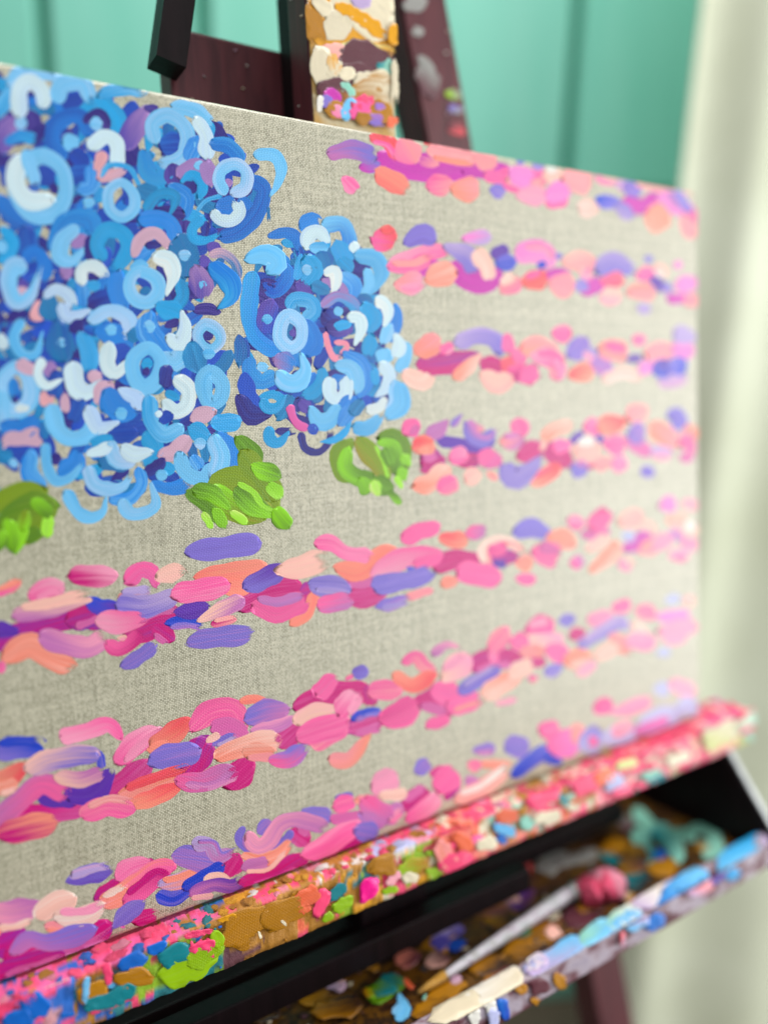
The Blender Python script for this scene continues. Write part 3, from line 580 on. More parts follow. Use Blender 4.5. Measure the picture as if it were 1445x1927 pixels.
STRIPES = ['''
G: or 120 420,230 540,310 700,340 850,330 1010,330; or 90 1010,330 1150,330 1300,360; or>pv 90 300,310 400,290; ml>pv 120 90,210 230,190 370,230 k; rd 110 380,100 470,130 530,230; or>sa 100 680,240 800,270
sa 165 580,150 630,240; rd 40 720,140 820,130 900,150; sa 130 770,190 900,220 1030,240; sa 140 1090,240 1170,270; hp 110 190,400 240,450; co 150 420,350 500,400 580,460
hp>sa 150 770,430 870,420; co>sa 160 940,450 1060,460; hp 100 1150,360 1300,390; pv 100 1190,460 1240,480; pv 60 1370,260
H: hp 150 0,360 120,400 250,370; pn 150 120,490 250,500; op 130 60,340 160,390; sa 170 430,380 560,400; pc 110 290,360 350,350; hp 90 300,560 400,530; op 150 320,480 400,480
pv 80 225,295; pn 100 640,370 760,400; rb>pv 100 640,530 760,560; pc 145 560,585; lv 90 780,420 850,440; pv 110 830,450 900,450; or 90 830,540 930,580 1020,510; lv 90 770,580 860,640
sa 80 900,410 1050,440 1200,440 1290,470; op 150 1080,520 1180,590; co 170 1000,640 1080,660; hp 90 1230,560 1290,660; pv 70 1170,480 1250,600; sa 110 1220,660 1265,760
''', '''
G: or 120 640,1000 760,960; or 130 900,980 1020,1060 1150,1080 1230,1000; pn>hp 130 500,970 640,910 780,880 900,880; hp 110 490,980 620,980 740,930; sa>pn 150 560,1100 680,1090
co 190 780,1050 870,1020; hp>rd 185 420,790 470,800; pv 130 610,810 700,770 760,790; lv>pv 130 880,850 1000,910 1060,990; op>lv 100 1000,790 1140,780; pc 110 1080,890 1140,980 1150,1050
vp 110 1200,890 1270,880; rb 110 1230,960 1310,950
H: op 170 120,880 230,890 290,950; rb 50 230,970 270,970; pv 50 365,910; or 70 290,1030 420,1040; sa 130 0,1130 80,1080; rd 140 160,1090 250,1050; sa 160 340,1100 420,1110
sa 140 430,950 580,950; pn 100 540,1030 560,1040; or 90 540,1140 640,1100; pv 170 660,990 740,960 830,990; pv 90 500,1110 540,1120; rd 100 680,1080 790,1070; pc 120 680,1180 760,1190
hp 100 920,1040 1000,1030; pc 90 1040,990 1080,1020; sa 120 860,1150 990,1160; vp 80 1000,1070 1080,1130; pv 80 1090,1130 1110,1135; op 130 1190,1110 1270,1090
pv 60 975,930; op 60 1170,970; lv 80 920,1260 970,1270; or 60 1120,1200 1230,1200; sa 110 1250,1220 1280,1200
''', '''
I: mg 140 290,430 450,420 600,390 720,370; mg 110 760,410 860,450 960,480 1060,500 1200,460; co>sa 180 290,320 390,250; hp 90 460,320 510,280; lv>pv 150 560,260 700,210 850,240 890,330 
pc 150 190,500 290,560 350,530; co>pc 110 560,510 650,440 720,370 t; pc 150 770,510 860,580 950,520; hp 100 940,220 950,310; rd 140 930,430 1040,400; rd 60 1040,310 1070,300; hp 130 1000,360 1060,360
sa 150 1080,300 1180,280 1280,320; pn>hp 130 1150,370 1250,380 1340,440; hp 120 1300,420 1330,520; hp 150 1100,480 1110,540; hp 150 1350,190
J: pv 180 400,340 460,270; lv 120 510,330 560,400; rd>co 150 400,500 500,480; ml 130 570,420 650,460; sa 170 630,310 760,340; hp 100 890,240; pc 90 640,540 780,490 900,520
vp 70 820,390 900,370; op 120 920,440 970,450; sa 170 980,340 1100,330; op 150 1180,300 1260,330; lv 150 1190,200 1280,220; lv 150 1070,540 1220,530; rb>vp 130 1030,470 1110,440; pv>rb 150 1150,430 1210,440
''', '''
I: mg 130 560,1120 700,1130; mg 130 1060,1110 1160,1060; vp 100 420,1000 540,1010 700,1040 830,1010; hp 140 190,920 240,880; ml 110 360,950 420,920 480,860 t; pv 50 530,880 590,810 t
ml>sa 90 640,890 740,920; pv 105 630,870 680,970 770,1000 830,930 k; rd>co 160 270,1040 350,1040; mg 150 340,1180 410,1150; hp 150 540,1120 600,1110; hp 170 790,1160 830,1110
co>pc 150 270,1340 370,1310 460,1230; hp 170 470,1350 510,1320; pc 130 650,1290 710,1250; hp 145 1020,870 1040,930; sa>ml 120 920,1010 1030,1000; pc 50 1200,1060 1230,1000; co>pc 110 1230,970 1300,910 1400,880
mg 130 1270,1070 1400,1170; hp 110 1310,1060 1390,1030; co>rd 120 1150,1310 1250,1260 1310,1210; sa 60 800,1250 850,1280; pv 180 930,1200 990,1280 1100,1230 1190,1130 t
J: mg 80 450,1170 540,1170; vp 80 390,1000 450,960; vp 60 560,980 620,990; hp 120 500,900 580,890; co>rd 150 620,890 740,870; hp 150 660,1030 760,1020; pc 200 450,1080 550,1060
sa 110 580,1180 660,1160; hp 130 720,1170 770,1180; pv 130 410,1210 470,1220; sa 150 840,820 910,780; ro 120 820,1000 960,1080; pv 160 850,950 900,960; co>sa 170 1010,900 1080,960 1150,1020
pv 120 1130,810 1180,800 1200,900; lv 120 1010,1090 1110,1090; ro 80 1220,1130 1290,1120; co 120 1270,920 1300,960; hp 170 1250,1020 1270,1010; pv 110 955,1235
''', '''
K: mg 130 -20,840 150,760 350,690 560,640 700,690; mg 130 500,680 650,620; mg 150 900,740 1060,680 1200,660; mg 110 1080,740 1150,790; vp 110 -20,740 100,750; rb>vp 110 610,550 690,590 810,600
rb 90 1150,690 1260,680 1360,700; vp 110 1220,620 1400,590; hp>co 80 -10,490 60,460 130,420; hp>pn 130 230,510 330,460 420,460; ml>pc 140 110,640 300,610 450,570 600,540 t; mg>pn 150 510,380 640,370 760,370
hp 140 870,400 960,330 1040,360 1060,420; pc 120 1090,380 1160,350 1230,350 d; co>lv 100 830,520 940,500 1000,500; pv>lv 140 830,570 1000,580 1180,510; pn>hp 140 690,680 800,690 960,670
co 190 40,930 200,850 350,920 500,970 k; ml>pn 160 290,780 450,830 600,860 720,800 k; hp>mg 120 740,830 800,870 900,820 960,750; pc 40 810,800 850,790; pv 110 850,980 960,920 1040,860; hp 60 0,1020 20,970
L: mg 120 460,680 650,600 820,570; mg 100 880,600 950,580; mg 170 1180,590 1280,580 1390,560; pv 140 110,320 280,300 540,260 k; co 150 170,490 350,470 590,430; co 120 350,560 480,560
hp 165 20,610 180,580 320,550 k; pv>vp 140 500,550 600,500 710,440 k; pc 150 740,440 850,420 1020,380 d; pc>ml 110 180,780 300,720 440,650 b; mg>sa 60 260,810 400,780; co 90 800,800 900,730 940,620
hp 150 560,690 700,740 860,650; ml 70 580,640 700,660 850,620; pv 140 950,540 1050,550 1150,570; hp>ml 130 1000,680 1100,670 1180,660; pv 150 120,930 300,900 490,870 k
co 140 1100,430 1250,450 1400,330 1480,310; hp 120 960,260 1060,270 1170,330 1320,340
M: mg 120 700,580 830,530 1000,540; mg 110 1100,530 1270,510; pn>hp 150 240,640 450,520 700,490; hp 100 540,570 700,520; rb 40 470,600 560,630; sa 70 480,810 640,770; pv 140 240,730 430,690 640,640
pv 100 250,890 370,860 450,820 e; hp 150 460,370 560,320 670,290; rd>co 130 740,370 820,390 900,380; hp>ml 110 940,340 1040,310; co 100 750,720 820,690; hp 170 880,630 1000,650 1130,670; vp 60 1130,560 1200,570
pc 80 1050,550 1040,460 1120,390 1230,400 1340,470; hp 100 1110,470 1190,440
N: pv 140 20,330 120,300 220,320; co 170 280,370 400,400; hp 200 180,480 280,510; co 110 30,560 100,560; hp 100 30,680 120,680; pn 110 420,240 490,260; ro 90 520,350 700,320; hp 170 590,260 680,200
pc 90 550,450 680,370; co 110 580,610 680,520 770,420; hp>ml 110 465,555; pc 140 810,240 920,200; or 90 840,450 930,400 990,350; pc 80 960,260 1040,310; lp 80 820,350 880,370; sa 110 950,470 1060,420
pn 130 1060,430 1150,380; pn 110 810,560 850,590; ml 80 1180,330 1260,370; pn 110 1280,110 1350,130; op 130 1120,120 1180,120; co 120 1170,230 1260,240; pc 120 1290,320 1350,300; pn 120 1280,420 1350,420; pn 90 1180,500 1280,500
''', '''
O: mg 130 -20,900 150,840 350,830 570,790; mg 130 760,690 900,600 1000,510; mg 150 1290,530 1400,400; vp 70 270,720 350,760 500,760; vp 150 480,700 620,690 740,570; pv>rb 150 -20,410 120,390 260,400
pn>hp 130 430,310 600,270 740,230 820,310; co>rd 140 -20,600 60,590 170,510 t; co 120 0,670 90,640; ml>hp 170 -40,880 120,760 280,640 450,700; rb 60 600,390 670,430 690,510
pc>pv 160 190,530 320,470 500,440 650,440 k; pc>ml 110 400,590 550,610 680,560; mg>co 150 20,980 200,930 370,890; hp>pn 130 810,460 930,350 1060,270; co>rd 140 1060,360 1180,290 1270,220; co 110 1040,400 1160,370 d
pv 165 1050,480 1180,450 1320,410 k; co 140 840,710 1000,650 1230,565 k; co>rd 110 900,780 1050,730 1200,650; hp 140 590,830 720,780 880,800
P: mg 160 230,690 300,560; mg 140 480,790 600,690; mg 130 840,520 930,440; mg 110 950,280 1150,210 1400,180; mg 110 1290,430 1440,400; hp 170 230,430 350,330 500,310 570,430; ro 120 380,440 480,420 580,460
co 60 560,250 650,240 720,260; pv>ml 175 630,360 730,330 840,310; pv 70 380,540 500,490; pc 50 330,520 400,480; ml 80 640,450 800,420 900,370; co>pc 160 400,630 550,560 700,530 800,520 k; co 120 600,600 760,600
hp>ml 150 150,790 300,800 480,720 k; hp>pv 130 780,650 880,650 980,580 ; pc 110 940,380 1050,320 1190,300 t; hp 150 1060,530 1240,440; hp 180 980,490 1100,440 1240,390; hp>pn 160 1250,310 1310,220
hp 140 1090,190 1170,110; rb 70 1320,370 1440,310; pv 110 1365,55; hp 30 1270,100 1310,80; sa>co 110 1180,650 1300,640 1420,490 t
Q: mg 60 330,420 360,520; mg 130 700,500 800,520 880,560; mg 110 1040,250 1160,220 1370,220; mg 90 230,690 400,640; mg 60 600,500; rb 60 300,590 400,570; hp 140 370,440 530,430; hp 165 450,620 550,590 650,540
hp>sa 90 580,240 660,200 720,270 790,310; co>rd 110 530,340 640,390 770,330; ml>pn 60 780,180 870,120 960,140 t; hp 150 800,430 920,470; pc>pn 165 870,330 940,270 990,230; hp 130 900,540 1080,480
pv 110 980,430 1090,360 1210,290; pc>co 130 1140,450 1280,370 1410,280 t; hp 90 750,670 870,620; hp 140 1180,140 1260,50; hp 80 1180,210 1190,200; pn 100 1320,100 1400,140; pn 50 1210,520 1330,490
N: hp 150 120,1060 240,1020; pc>pn 110 100,1140 330,1140; hp 130 0,1160 60,1150; sa 100 60,1230 200,1230; hp 150 270,1220 360,1260; mg 90 140,1310 190,1290; mg 80 -10,1300 40,1290; co 130 400,1300 530,1260
pc 130 -20,1400 100,1330; pv 90 240,1390 340,1340; hp 70 120,1440 140,1430; pv 90 350,1000 430,980; mg 80 430,1110 500,1090; pn 120 570,990 700,960; hp 110 760,900 840,870; pv 110 490,1180 640,1080 780,1000 830,1050
sa 130 740,1120 840,1210; pc 120 620,1260 740,1200; pn 90 480,1390 590,1330; hp 120 940,920 1030,950; pc 90 890,1030 970,1090; pn 150 880,1150 1010,1150; lp 80 1150,850 1210,820; pc 90 1290,850 1330,840
op 80 1080,970 1290,950; pn 150 1120,1080 1320,1040; pn 90 1150,1150 1260,1130; lp 70 1080,1240 1150,1230
''', '''
S: mg 200 -20,900 100,840; mg 190 80,1000 300,950 550,890 720,790; mg 110 0,1100 200,1050 400,980 ; mg 110 680,590 800,500; mg 90 940,740 1050,700 d; mg 60 1010,360 1060,370; rb 110 1080,570 1180,600 1290,530 1440,410
pv 130 480,470 600,430 740,400 e; hp 130 820,440 900,380 1000,350; co>hp 110 700,600 800,560 960,450 1060,380 1180,370; co 130 720,620 850,560; hp>mg 150 860,610 960,530 1050,460 1150,480 k; lv>co 100 1100,500 1230,470 1380,410
pn>ml 165 -20,690 100,690 270,650; pc 50 0,790 120,780 210,740; sa 90 330,780 430,790; pc 165 290,690 400,620 470,600 k; pc 130 400,720 560,710 690,640 k; ml>pv 145 90,960 200,870 350,890 640,800; pv 110 790,770 880,680 970,620 e
T: mg 120 290,400 330,330; mg 110 400,480 600,430 790,330; mg 110 740,150 800,190; mg 80 1060,240 1180,190; pv 180 -40,310 80,320 210,340; lv>ml 100 60,220 160,230 210,310 320,270; rb 90 0,510 120,440 240,370
pc 70 140,460 220,440 290,470; ml>vp 110 40,560 180,500 320,510 380,470; pc 40 50,590 180,570; pv 60 390,110 360,190 430,260 560,280 680,190 720,140; pv 90 510,130 570,80; co 90 390,300 500,330 620,290 700,210
ml 90 400,380 540,350; pc 30 420,410 560,390 680,270; pv 120 820,10 960,40; pn>ml 120 430,160 480,230 560,200 640,90 760,60 950,110 k; hp 150 810,290 950,230 1080,140 1180,100
Q: pv 60 130,1160 220,1150; ro 70 100,1310 280,1270; hp 120 130,1220 220,1190; co 60 260,1180 340,1170; ml 120 460,1300 540,1230; hp>ml 210 340,1220 430,1290; pv 150 290,1380 360,1400
mg 110 600,1210 720,1130; mg 60 780,1000 860,960; mg 50 870,1160 940,1080; pn 190 410,1080 490,1040; pc 90 430,1150 580,1130; hp>pn 130 620,1300 740,1220 790,1150; hp 180 830,1080 890,1000; pv 110 680,970 730,930; pv 90 1070,840 1170,830
ml 90 1020,1040 1080,1100; co 60 1110,930 1290,930; hp 90 1040,930 1070,960; pc 110 950,1170 1080,1120 1260,980
R: pv 130 30,600 100,590; rb 90 60,750 160,660 230,620; rb 60 230,660 300,680; hp 90 210,520 270,480; hp>op 160 280,590 380,560; mg 40 250,500 265,480; sa 90 390,500 410,560; lp>pv 120 450,600 500,510; hp 60 480,570
lp 120 560,560 700,500; pn 70 600,520 680,480; lp 120 760,490 950,410; op 60 720,520 880,450; pn 110 930,260 1010,290; lp 80 840,280 880,280; hp 90 510,390 570,370; pn 70 600,410 760,360; pn 70 660,390 800,350; lp 110 970,390 1030,370
''']
LEDGE = '''
S: pr 150 20,1260 120,1180 200,1260; ob 170 180,1290 300,1330; ob 120 40,1400 200,1390; pr 110 0,1340 60,1300; gd 120 560,1240 700,1180; gd 130 820,1130 1000,1110; te 110 600,1300 760,1260 900,1190
wh 95 320,1130 430,1060 460,1050; pr 60 690,980 720,1060 735,1150; lb 45 590,1120 570,1280; lb 40 740,1180 850,1160 1020,1080; pr 45 740,1320 830,1270 920,1250; pr 40 620,1360 680,1330; wh 26 630,1270 660,1250; wh 22 860,1110 880,1130
ob 120 830,1040 960,980; ob 90 1020,930 1110,890; te 160 1120,1000 1240,930; lm 190 1120,1110 1260,1060 1420,1000; lm 130 1280,1000 1430,960; pr 30 1300,880 1310,950; pr 26 1360,870 1370,960; pr 26 1410,860 1420,980; pr 40 1260,840 1440,800
T: lm 120 20,1020 130,960 220,900; lm 90 190,820 220,900; pr 60 30,930 180,880; pr 24 60,900 80,990; pr 24 140,880 180,980; gd 200 280,860 400,760 560,720; gd 190 560,750 700,660 800,620; og 40 220,730 330,700; or2 120 770,600 870,540
pr 90 890,690 930,540; or2 60 760,660 830,640; te 90 990,580 1060,500; lm 80 1010,660 1110,590; lm 50 930,730 980,690; hk 110 1190,590 1260,470 b h; gd 150 1270,380 1420,310; pn 60 1370,480 1440,410; cr 20 640,730 670,760; cr 20 490,810 500,850
V: gd 110 10,590 90,560; lm>gd 90 150,600 280,560; cr 60 170,640 230,640; pr>or2 120 330,360 420,330 500,330; co 100 360,470 400,560 450,560; pr 110 390,580 500,530; or2 90 460,420 520,470; cr 80 580,470 650,450; hp 50 545,440 590,430; ob 60 690,440 720,430; lb 60 670,370 760,400
or2 80 690,320 790,300; mt 80 820,360 860,330; cr 60 890,330 1000,300; cr 60 940,350 1010,300; pr 130 870,240 980,150; gd 40 800,300 830,260; te 40 1010,200 1060,240; cr 40 1060,260 1110,270; pr 140 1110,130 1210,80; or2 80 1220,110 1280,90; lp 60 1280,160 1340,140; pr 50 1310,190 1400,170
R: pr 110 330,770 450,700; or2 60 500,790 560,720; lp 60 560,790 620,770; pr 60 600,850 680,830; ly 60 620,700 700,680; mt 60 760,760 860,740; pr 120 660,620 800,570; sa 80 790,600 860,590; pr 110 890,560 1000,520; cr 70 900,680 990,650; sa 60 920,590 960,600; ly>cr 120 1110,570 1250,490; cr>mt 70 1280,480 1370,420; pr 80 1160,420 1300,360; hp 70 1270,360 1350,330; cr 60 1080,470 1130,430; te 30 780,790 870,750
'''
MAST = '''
U: og 150 300,60 420,130 560,200 760,260; og 140 320,200 480,250 640,250; gd 90 270,60 300,180 320,260; cr 190 460,40 560,60 740,70; cr 220 620,90 740,150; cr 130 400,130 480,170; og 60 440,40 560,100 700,210; cr 60 300,20 380,60; lc 60 540,15 620,10
ly>og 50 480,280 600,290 760,320; pc 60 340,310 480,310; wh 40 520,310 560,320; br 180 500,380 640,400 720,380; br 120 470,440 600,470; cr 100 320,330 340,420 370,500; cr 80 400,400 430,480; og>cr 60 400,350 430,470; te>mt 40 680,405 750,400; mt 40 740,380 740,460
cr 60 460,450 510,460; cr 80 560,500 620,480; gd>cr 90 640,500 720,480; gd>cr 120 560,570 720,570; br 90 340,540 450,560; mt 50 460,520 510,580; br>gd 90 420,600 480,620; or 60 370,570 420,620; pv 50 350,600 370,640; gd 90 400,660 460,680; pn 60 410,670 450,690; lb 60 510,620 480,710
pr 100 560,630 590,660; hp 60 620,650 520,700; gd 90 640,690 720,680; pv 60 620,730 690,740; pv 40 660,660 690,650; or2 50 745,730 750,760; wh 30 315,600 315,680; gd 60 560,730 600,720; og 60 760,180 770,260; cr 30 765,380 765,640
'''
TRAY = '''
V: gd 150 330,1000 420,960; gd>bk 130 640,880 760,860; gd>br 140 560,800 700,820; gd>bk 150 860,960 1000,930; gd>bk 160 760,1050 900,1020; gd>br 140 880,900 1000,880; br 140 1080,870 1200,830; gd>br 120 1210,800 1290,760; gd 90 1260,490 1370,480; te 50 1250,530 1340,570
gy 110 930,590 1040,550; gy 80 1070,560 1200,520; rd 90 790,610 840,590; vp>br 110 760,780 860,740; br>pc 80 710,770 790,760; te>bk 50 310,830 560,780; pu 80 340,1010 400,1000; in 60 430,1030 490,1010; lc>pu 70 330,960 480,930; cy 100 130,1000 200,980; gy 60 360,860 400,860; co>br 90 150,1120 230,1080
pc>br 80 310,1120 390,1090; gy 70 40,1040 60,1050; gd 60 0,1100 10,1150; gd>bk 120 560,1150 680,1120; gd>br 110 620,1240 760,1180; pk 60 440,1220 470,1220; te>g1 90 60,1230 160,1240; g1 110 0,1290 90,1270; g3 50 0,1300 40,1290; lb 45 150,1310 190,1380 140,1430; mt 40 290,1310 300,1315; gd 120 330,1320 480,1250; gd>bk 120 260,1390 400,1350
te>g1 60 770,960 850,950; pc 70 960,960 1010,960; or2 30 180,1220 220,1260
W: mt>te 130 660,560 700,680 760,700; mt 90 640,420 700,480 760,540; te>mt 130 760,540 850,600 900,700; mt 80 880,560 920,560; ob 70 760,690 800,690; mt 80 960,600 990,540 1080,540 1130,640 1060,690; gd>mt 70 1020,640 1080,650; gd 100 480,620 530,640; gd>br 110 560,760 660,750; gd 110 730,780 860,770
gd>bk 100 600,660 700,700; br>gd 110 1150,500 1230,520; te>bk 110 600,850 680,840; gy>br 80 540,470 600,510; gd>br 90 300,1010 430,1000; cr>gd 60 560,960 610,950; cr 70 100,1050 150,1060; mt>te 80 180,960 270,930
T: og>gd 180 980,1100 1100,1040 1240,1010; lc>pk 100 930,1180 1060,1200; g1>te 110 1290,1230 1400,1220; gd>lm 60 1220,1240 1270,1260; gd>bk 150 800,1290 950,1260; gd>bk 150 900,1370 1150,1330; gd>bk 130 400,1420 600,1380; gd 70 240,1310 270,1320; gd>bk 60 450,1150 500,1170
gd>br 80 440,1330 520,1320; mt>g1 80 0,1370 20,1350; gy 80 1240,940 1340,920; lb 60 1430,1400 1445,1350; mt 40 270,1400 290,1440; br>pc 90 1030,820 1090,800; lm>bk 60 1130,860 1180,850; mt>cr 80 260,1100 300,1070
'''
LIP = '''
V: cr>wh 110 780,1180 640,1270 520,1320; lc>lb 90 860,1150 1000,1080 1120,1010; wh>lc 80 860,1130 930,1100; mt>lb 80 1150,1000 1280,900; mt>wh 80 1290,910 1430,830; lb 60 1300,930 1440,850; cr 120 360,1400 480,1350 560,1330; wh 60 540,1340 560,1440; wh 60 620,1290 670,1420; ob>in 60 700,1320 720,1400
gd 70 1000,1190 1030,1230; gd 60 780,1240 820,1250; gd 40 870,1310 890,1320; br 90 880,1220 930,1240; lp 60 660,1370 650,1440
W: lc>wh 90 640,990 760,930; wh>sa 60 720,880 840,820; mb>lb 130 830,1010 920,900 1030,820; mb 80 700,1110 780,1060; lc>sa 80 960,900 1080,850; lb>cy 150 1200,740 1290,640 1340,600; pu 50 1090,840 1160,790; cy 70 1190,800 1240,780; gy>lc 80 1390,640 1420,600; lb>lc 70 580,1110 680,1060; rd>pk 30 540,1150 545,1220
'''


# ------------------------------------------------------------------ the painted canvas
painting = empty('painted_canvas', M_EASEL)
tag(painting, 'linen canvas painted with blue hydrangeas and pink flag stripes, standing on the easel ledge', 'painting')
def canvas_body():
    TK = .018
    bm = box_bm(-CW, 0, 0, TK, 0, CH, .0022, 3)
    return bm_obj('linen_cover', bm, LINEN, painting, True)
linen = canvas_body()
linen.modifiers.new('wn', 'WEIGHTED_NORMAL')
for a, b, c, d in ((-CW + .004, -.004, .004, .04), (-CW + .004, -.004, CH - .04, CH - .004)):
    bm_obj('stretcher_bar', box_bm(a, b, .0181, .0195, c, d, .0005), make_wood('pine_bar', lin((200, 170, 120)), lin((215, 188, 140))), painting)

def center(pts): return sum(p[0] for p in pts)/len(pts), sum(p[1] for p in pts)/len(pts)
def inside(poly, x, y):
    r = False; n = len(poly)
    for i in range(n):
        x1, y1 = poly[i]; x2, y2 = poly[(i+1) % n]
        if (y1 > y) != (y2 > y) and x < (x2-x1)*(y-y1)/(y2-y1)+x1: r = not r
    return r
POLY_BIG = [(-420, 130), (-200, 70), (20, 150), (90, 140), (250, 185), (400, 215), (500, 320), (500, 400), (420, 460), (440, 600), (420, 760), (430, 840), (380, 890), (280, 925), (170, 930), (90, 870), (0, 900), (-200, 1010), (-420, 1060)]
POLY_R = [(480, 480), (540, 450), (640, 420), (690, 480), (720, 560), (745, 660), (740, 760), (640, 790), (560, 800), (460, 770), (450, 640)]
prn = random.Random(3)
def wash(poly, count, x0, x1, y0, y1, cols):
    parts = []
    while len(parts) < count:
        x, y = prn.uniform(x0, x1), prn.uniform(y0, y1)
        if not inside(poly, x, y): continue
        a = prn.uniform(0, 6.28); L = prn.uniform(18, 34); b = prn.uniform(.6, 1.4) * prn.choice((-1, 1))
        p1 = (x - L*math.cos(a), y - L*math.sin(a)); p3 = (x + L*math.cos(a+b*.6), y + L*math.sin(a+b*.6))
        if not (inside(poly, *p1) and inside(poly, *p3)): continue
        parts.append(canvas_stroke([p1, (x, y), p3], prn.uniform(16, 26), prn.choice(cols), None, prn.choice(('', '', 't'))))
    return parts
DARKS = ['nv', 'nv', 'nv', 'db', 'db', 'db', 'db', 'tl', 'tl', 'tl', 'in', 'mb', 'cy', 'nv']
bloom_big = paint_object('hydrangea', wash(POLY_BIG, 130, -420, -20, 70, 1060, DARKS) + wash(POLY_BIG, 430, -25, 500, 110, 960, DARKS), PAINT, painting)
bloom_r = paint_object('hydrangea', wash(POLY_R, 130, 440, 750, 420, 800, DARKS), PAINT, painting)
tag(bloom_big, 'large blue hydrangea cluster in the upper left'); tag(bloom_r, 'smaller blue hydrangea head beside the pink stripes')

def put(spec, name, parent):
    pts, wd, ca, cb, fl = spec
    if 'd' not in fl and 'h' not in fl and 'o' not in fl and len(pts) > 1 and prn.random() < (.65 if name == 'brush_dab' else .45): fl += 'q'
    m = PAINT_DRY if 'd' in fl or 'q' in fl else PAINT_THICK if 'h' in fl else PAINT
    return paint_object(name, [canvas_stroke(pts, wd, ca, cb, fl)], m, parent)

for spec in parse(PETALS):
    cxp, cyp = center(spec[0])
    par = bloom_r if (cxp > 448 and cyp > 405) else bloom_big
    put(spec, 'flower_centre' if len(spec[0]) == 1 else 'petal', par)
# the cluster goes on past the left edge of the picture
for i in range(46):
    x, y = prn.uniform(-300, -35), prn.uniform(60, 1000)
    if not inside(POLY_BIG, x, y): continue
    a = prn.uniform(0, 6.28); r = prn.uniform(20, 32); sw = prn.uniform(2.2, 4.5)
    pts = [(x + r*math.cos(a + sw*k/4), y + r*1.15*math.sin(a + sw*k/4)) for k in range(5)]
    if max(p[0] for p in pts) > -18: continue
    put((pts, prn.uniform(26, 36), prn.choice(['lb', 'lb', 'pw', 'sb', 'mb', 'cy', 'pp']), None, prn.choice(('', 't', 'k'))), 'petal', bloom_big)

LEAFLAB = ['green leaf with pointed tip below the large hydrangea', 'green ring shaped leaf under the smaller hydrangea', 'green leaf at the left edge of the picture']
for txt, lab in zip(LEAVES, LEAFLAB):
    sp = parse(txt); nb = 3
    leaf = paint_object('leaf', [canvas_stroke(s_[0], s_[1]*1.15, s_[2], s_[3], s_[4]) for s_ in sp[:nb]], PAINT, painting); tag(leaf, lab)
    for s_ in sp[nb:]: put((s_[0], s_[1]*1.15, s_[2], s_[3], s_[4] + ('t' if prn.random() < .5 and len(s_[0]) > 2 else '')), 'leaf_stroke', leaf)

for k, txt in enumerate(STRIPES):
    sp = parse(txt)
    sp = [(s_[0], s_[1]*1.3, *s_[2:]) if s_[2] in ('mg', 'or') and not s_[3] else s_ for s_ in sp]
    base = sp[:1]
    stripe = paint_object('stripe', [canvas_stroke(s_[0], s_[1], s_[2], s_[3], s_[4]) for s_ in base], PAINT, painting)
    sp = [s_ for s_ in sp if s_[2] in ('mg', 'or') and not s_[3]] + [s_ for s_ in sp if not (s_[2] in ('mg', 'or') and not s_[3])]
    for s_ in sp:
        if s_ in base: continue
        put(s_, 'brush_dab', stripe)
        if len(s_[0]) >= 2 and s_[2] in PARTNER and prn.random() < .3:      # wet colour dragged through the dab
            dx = s_[0][-1][0] - s_[0][0][0]; dy = s_[0][-1][1] - s_[0][0][1]; L = math.hypot(dx, dy) + 1e-6; o_ = s_[1]*prn.choice((-1, 1))*prn.uniform(.18, .36)
            pts = [(q[0] - dy/L*o_ + dx*.12, q[1] + dx/L*o_ + dy*.12) for q in s_[0]]
            put((pts, s_[1]*prn.uniform(.3, .55), s_[3] or prn.choice([q for q in PARTNER[s_[2]] if q not in ('mg', 'vp')]), None, 'd'), 'brush_drag', stripe)
    if k >= 4:      # beyond the left edge of the picture
        y0 = {4: 1215, 5: 1545, 6: 1790}[k]; sl = {4: -.17, 5: -.29, 6: -.36}[k]
        for i in range(9):
            x = -40 - i*16 + prn.uniform(-8, 8); y = y0 + sl*x + prn.uniform(-45, 40)
            put(([(x - 28, y + 8), (x, y - 2), (x + 26, y - 9)], prn.uniform(30, 42), prn.choice(['hp', 'co', 'pv', 'pc', 'ml', 'mg']), None, ''), 'brush_dab', stripe)

# ------------------------------------------------------------------ the easel
easel = empty('easel', M_EASEL)
tag(easel, 'dark mahogany wooden easel caked with dried paint, holding the canvas', 'easel')
ZF = -LIFT / math.cos(TH)                                    # where the posts reach the floor

def plane_stroke(pts, W, ca, cb, flags, axis, val, sign, thick, dz, lim=None, dry=''):
    """paint smear on a flat wooden face; pixels -> plane `axis = val`, raised along sign*axis"""
    P, u, v, t, hp = stroke_rows(pts, W, flags, .25)
    n = len(t); fr = 1/(.42*W); P = P.reshape(-1, 2).copy()
    for q in range(len(P)):
        nv3 = noise.noise_vector(Vector((P[q, 0]*fr, P[q, 1]*fr, W))) + .5*noise.noise_vector(Vector((P[q, 0]*fr*2.7, P[q, 1]*fr*2.7, W)))
        P[q, 0] += nv3.x*.17*W; P[q, 1] += nv3.y*.17*W
    Q = hits(P, axis, val)
    hgt = (hp * thick).reshape(-1)
    nz = np.array([noise.noise(Vector(q * 420)) for q in Q])
    hgt = hgt * (1 + .8*nz) + dz
    if lim is not None:
        for ax, lo, hi in lim: Q[:, ax] = np.clip(Q[:, ax], lo, hi)
    Q[:, axis] = val + sign * np.maximum(hgt, .00003)
    return Q, strip_faces(n, 9), stroke_color(ca, cb, t, n, dry).reshape(-1, 8), np.stack([u, v], 2).reshape(-1, 2) + rng.uniform(0, 900, 2)

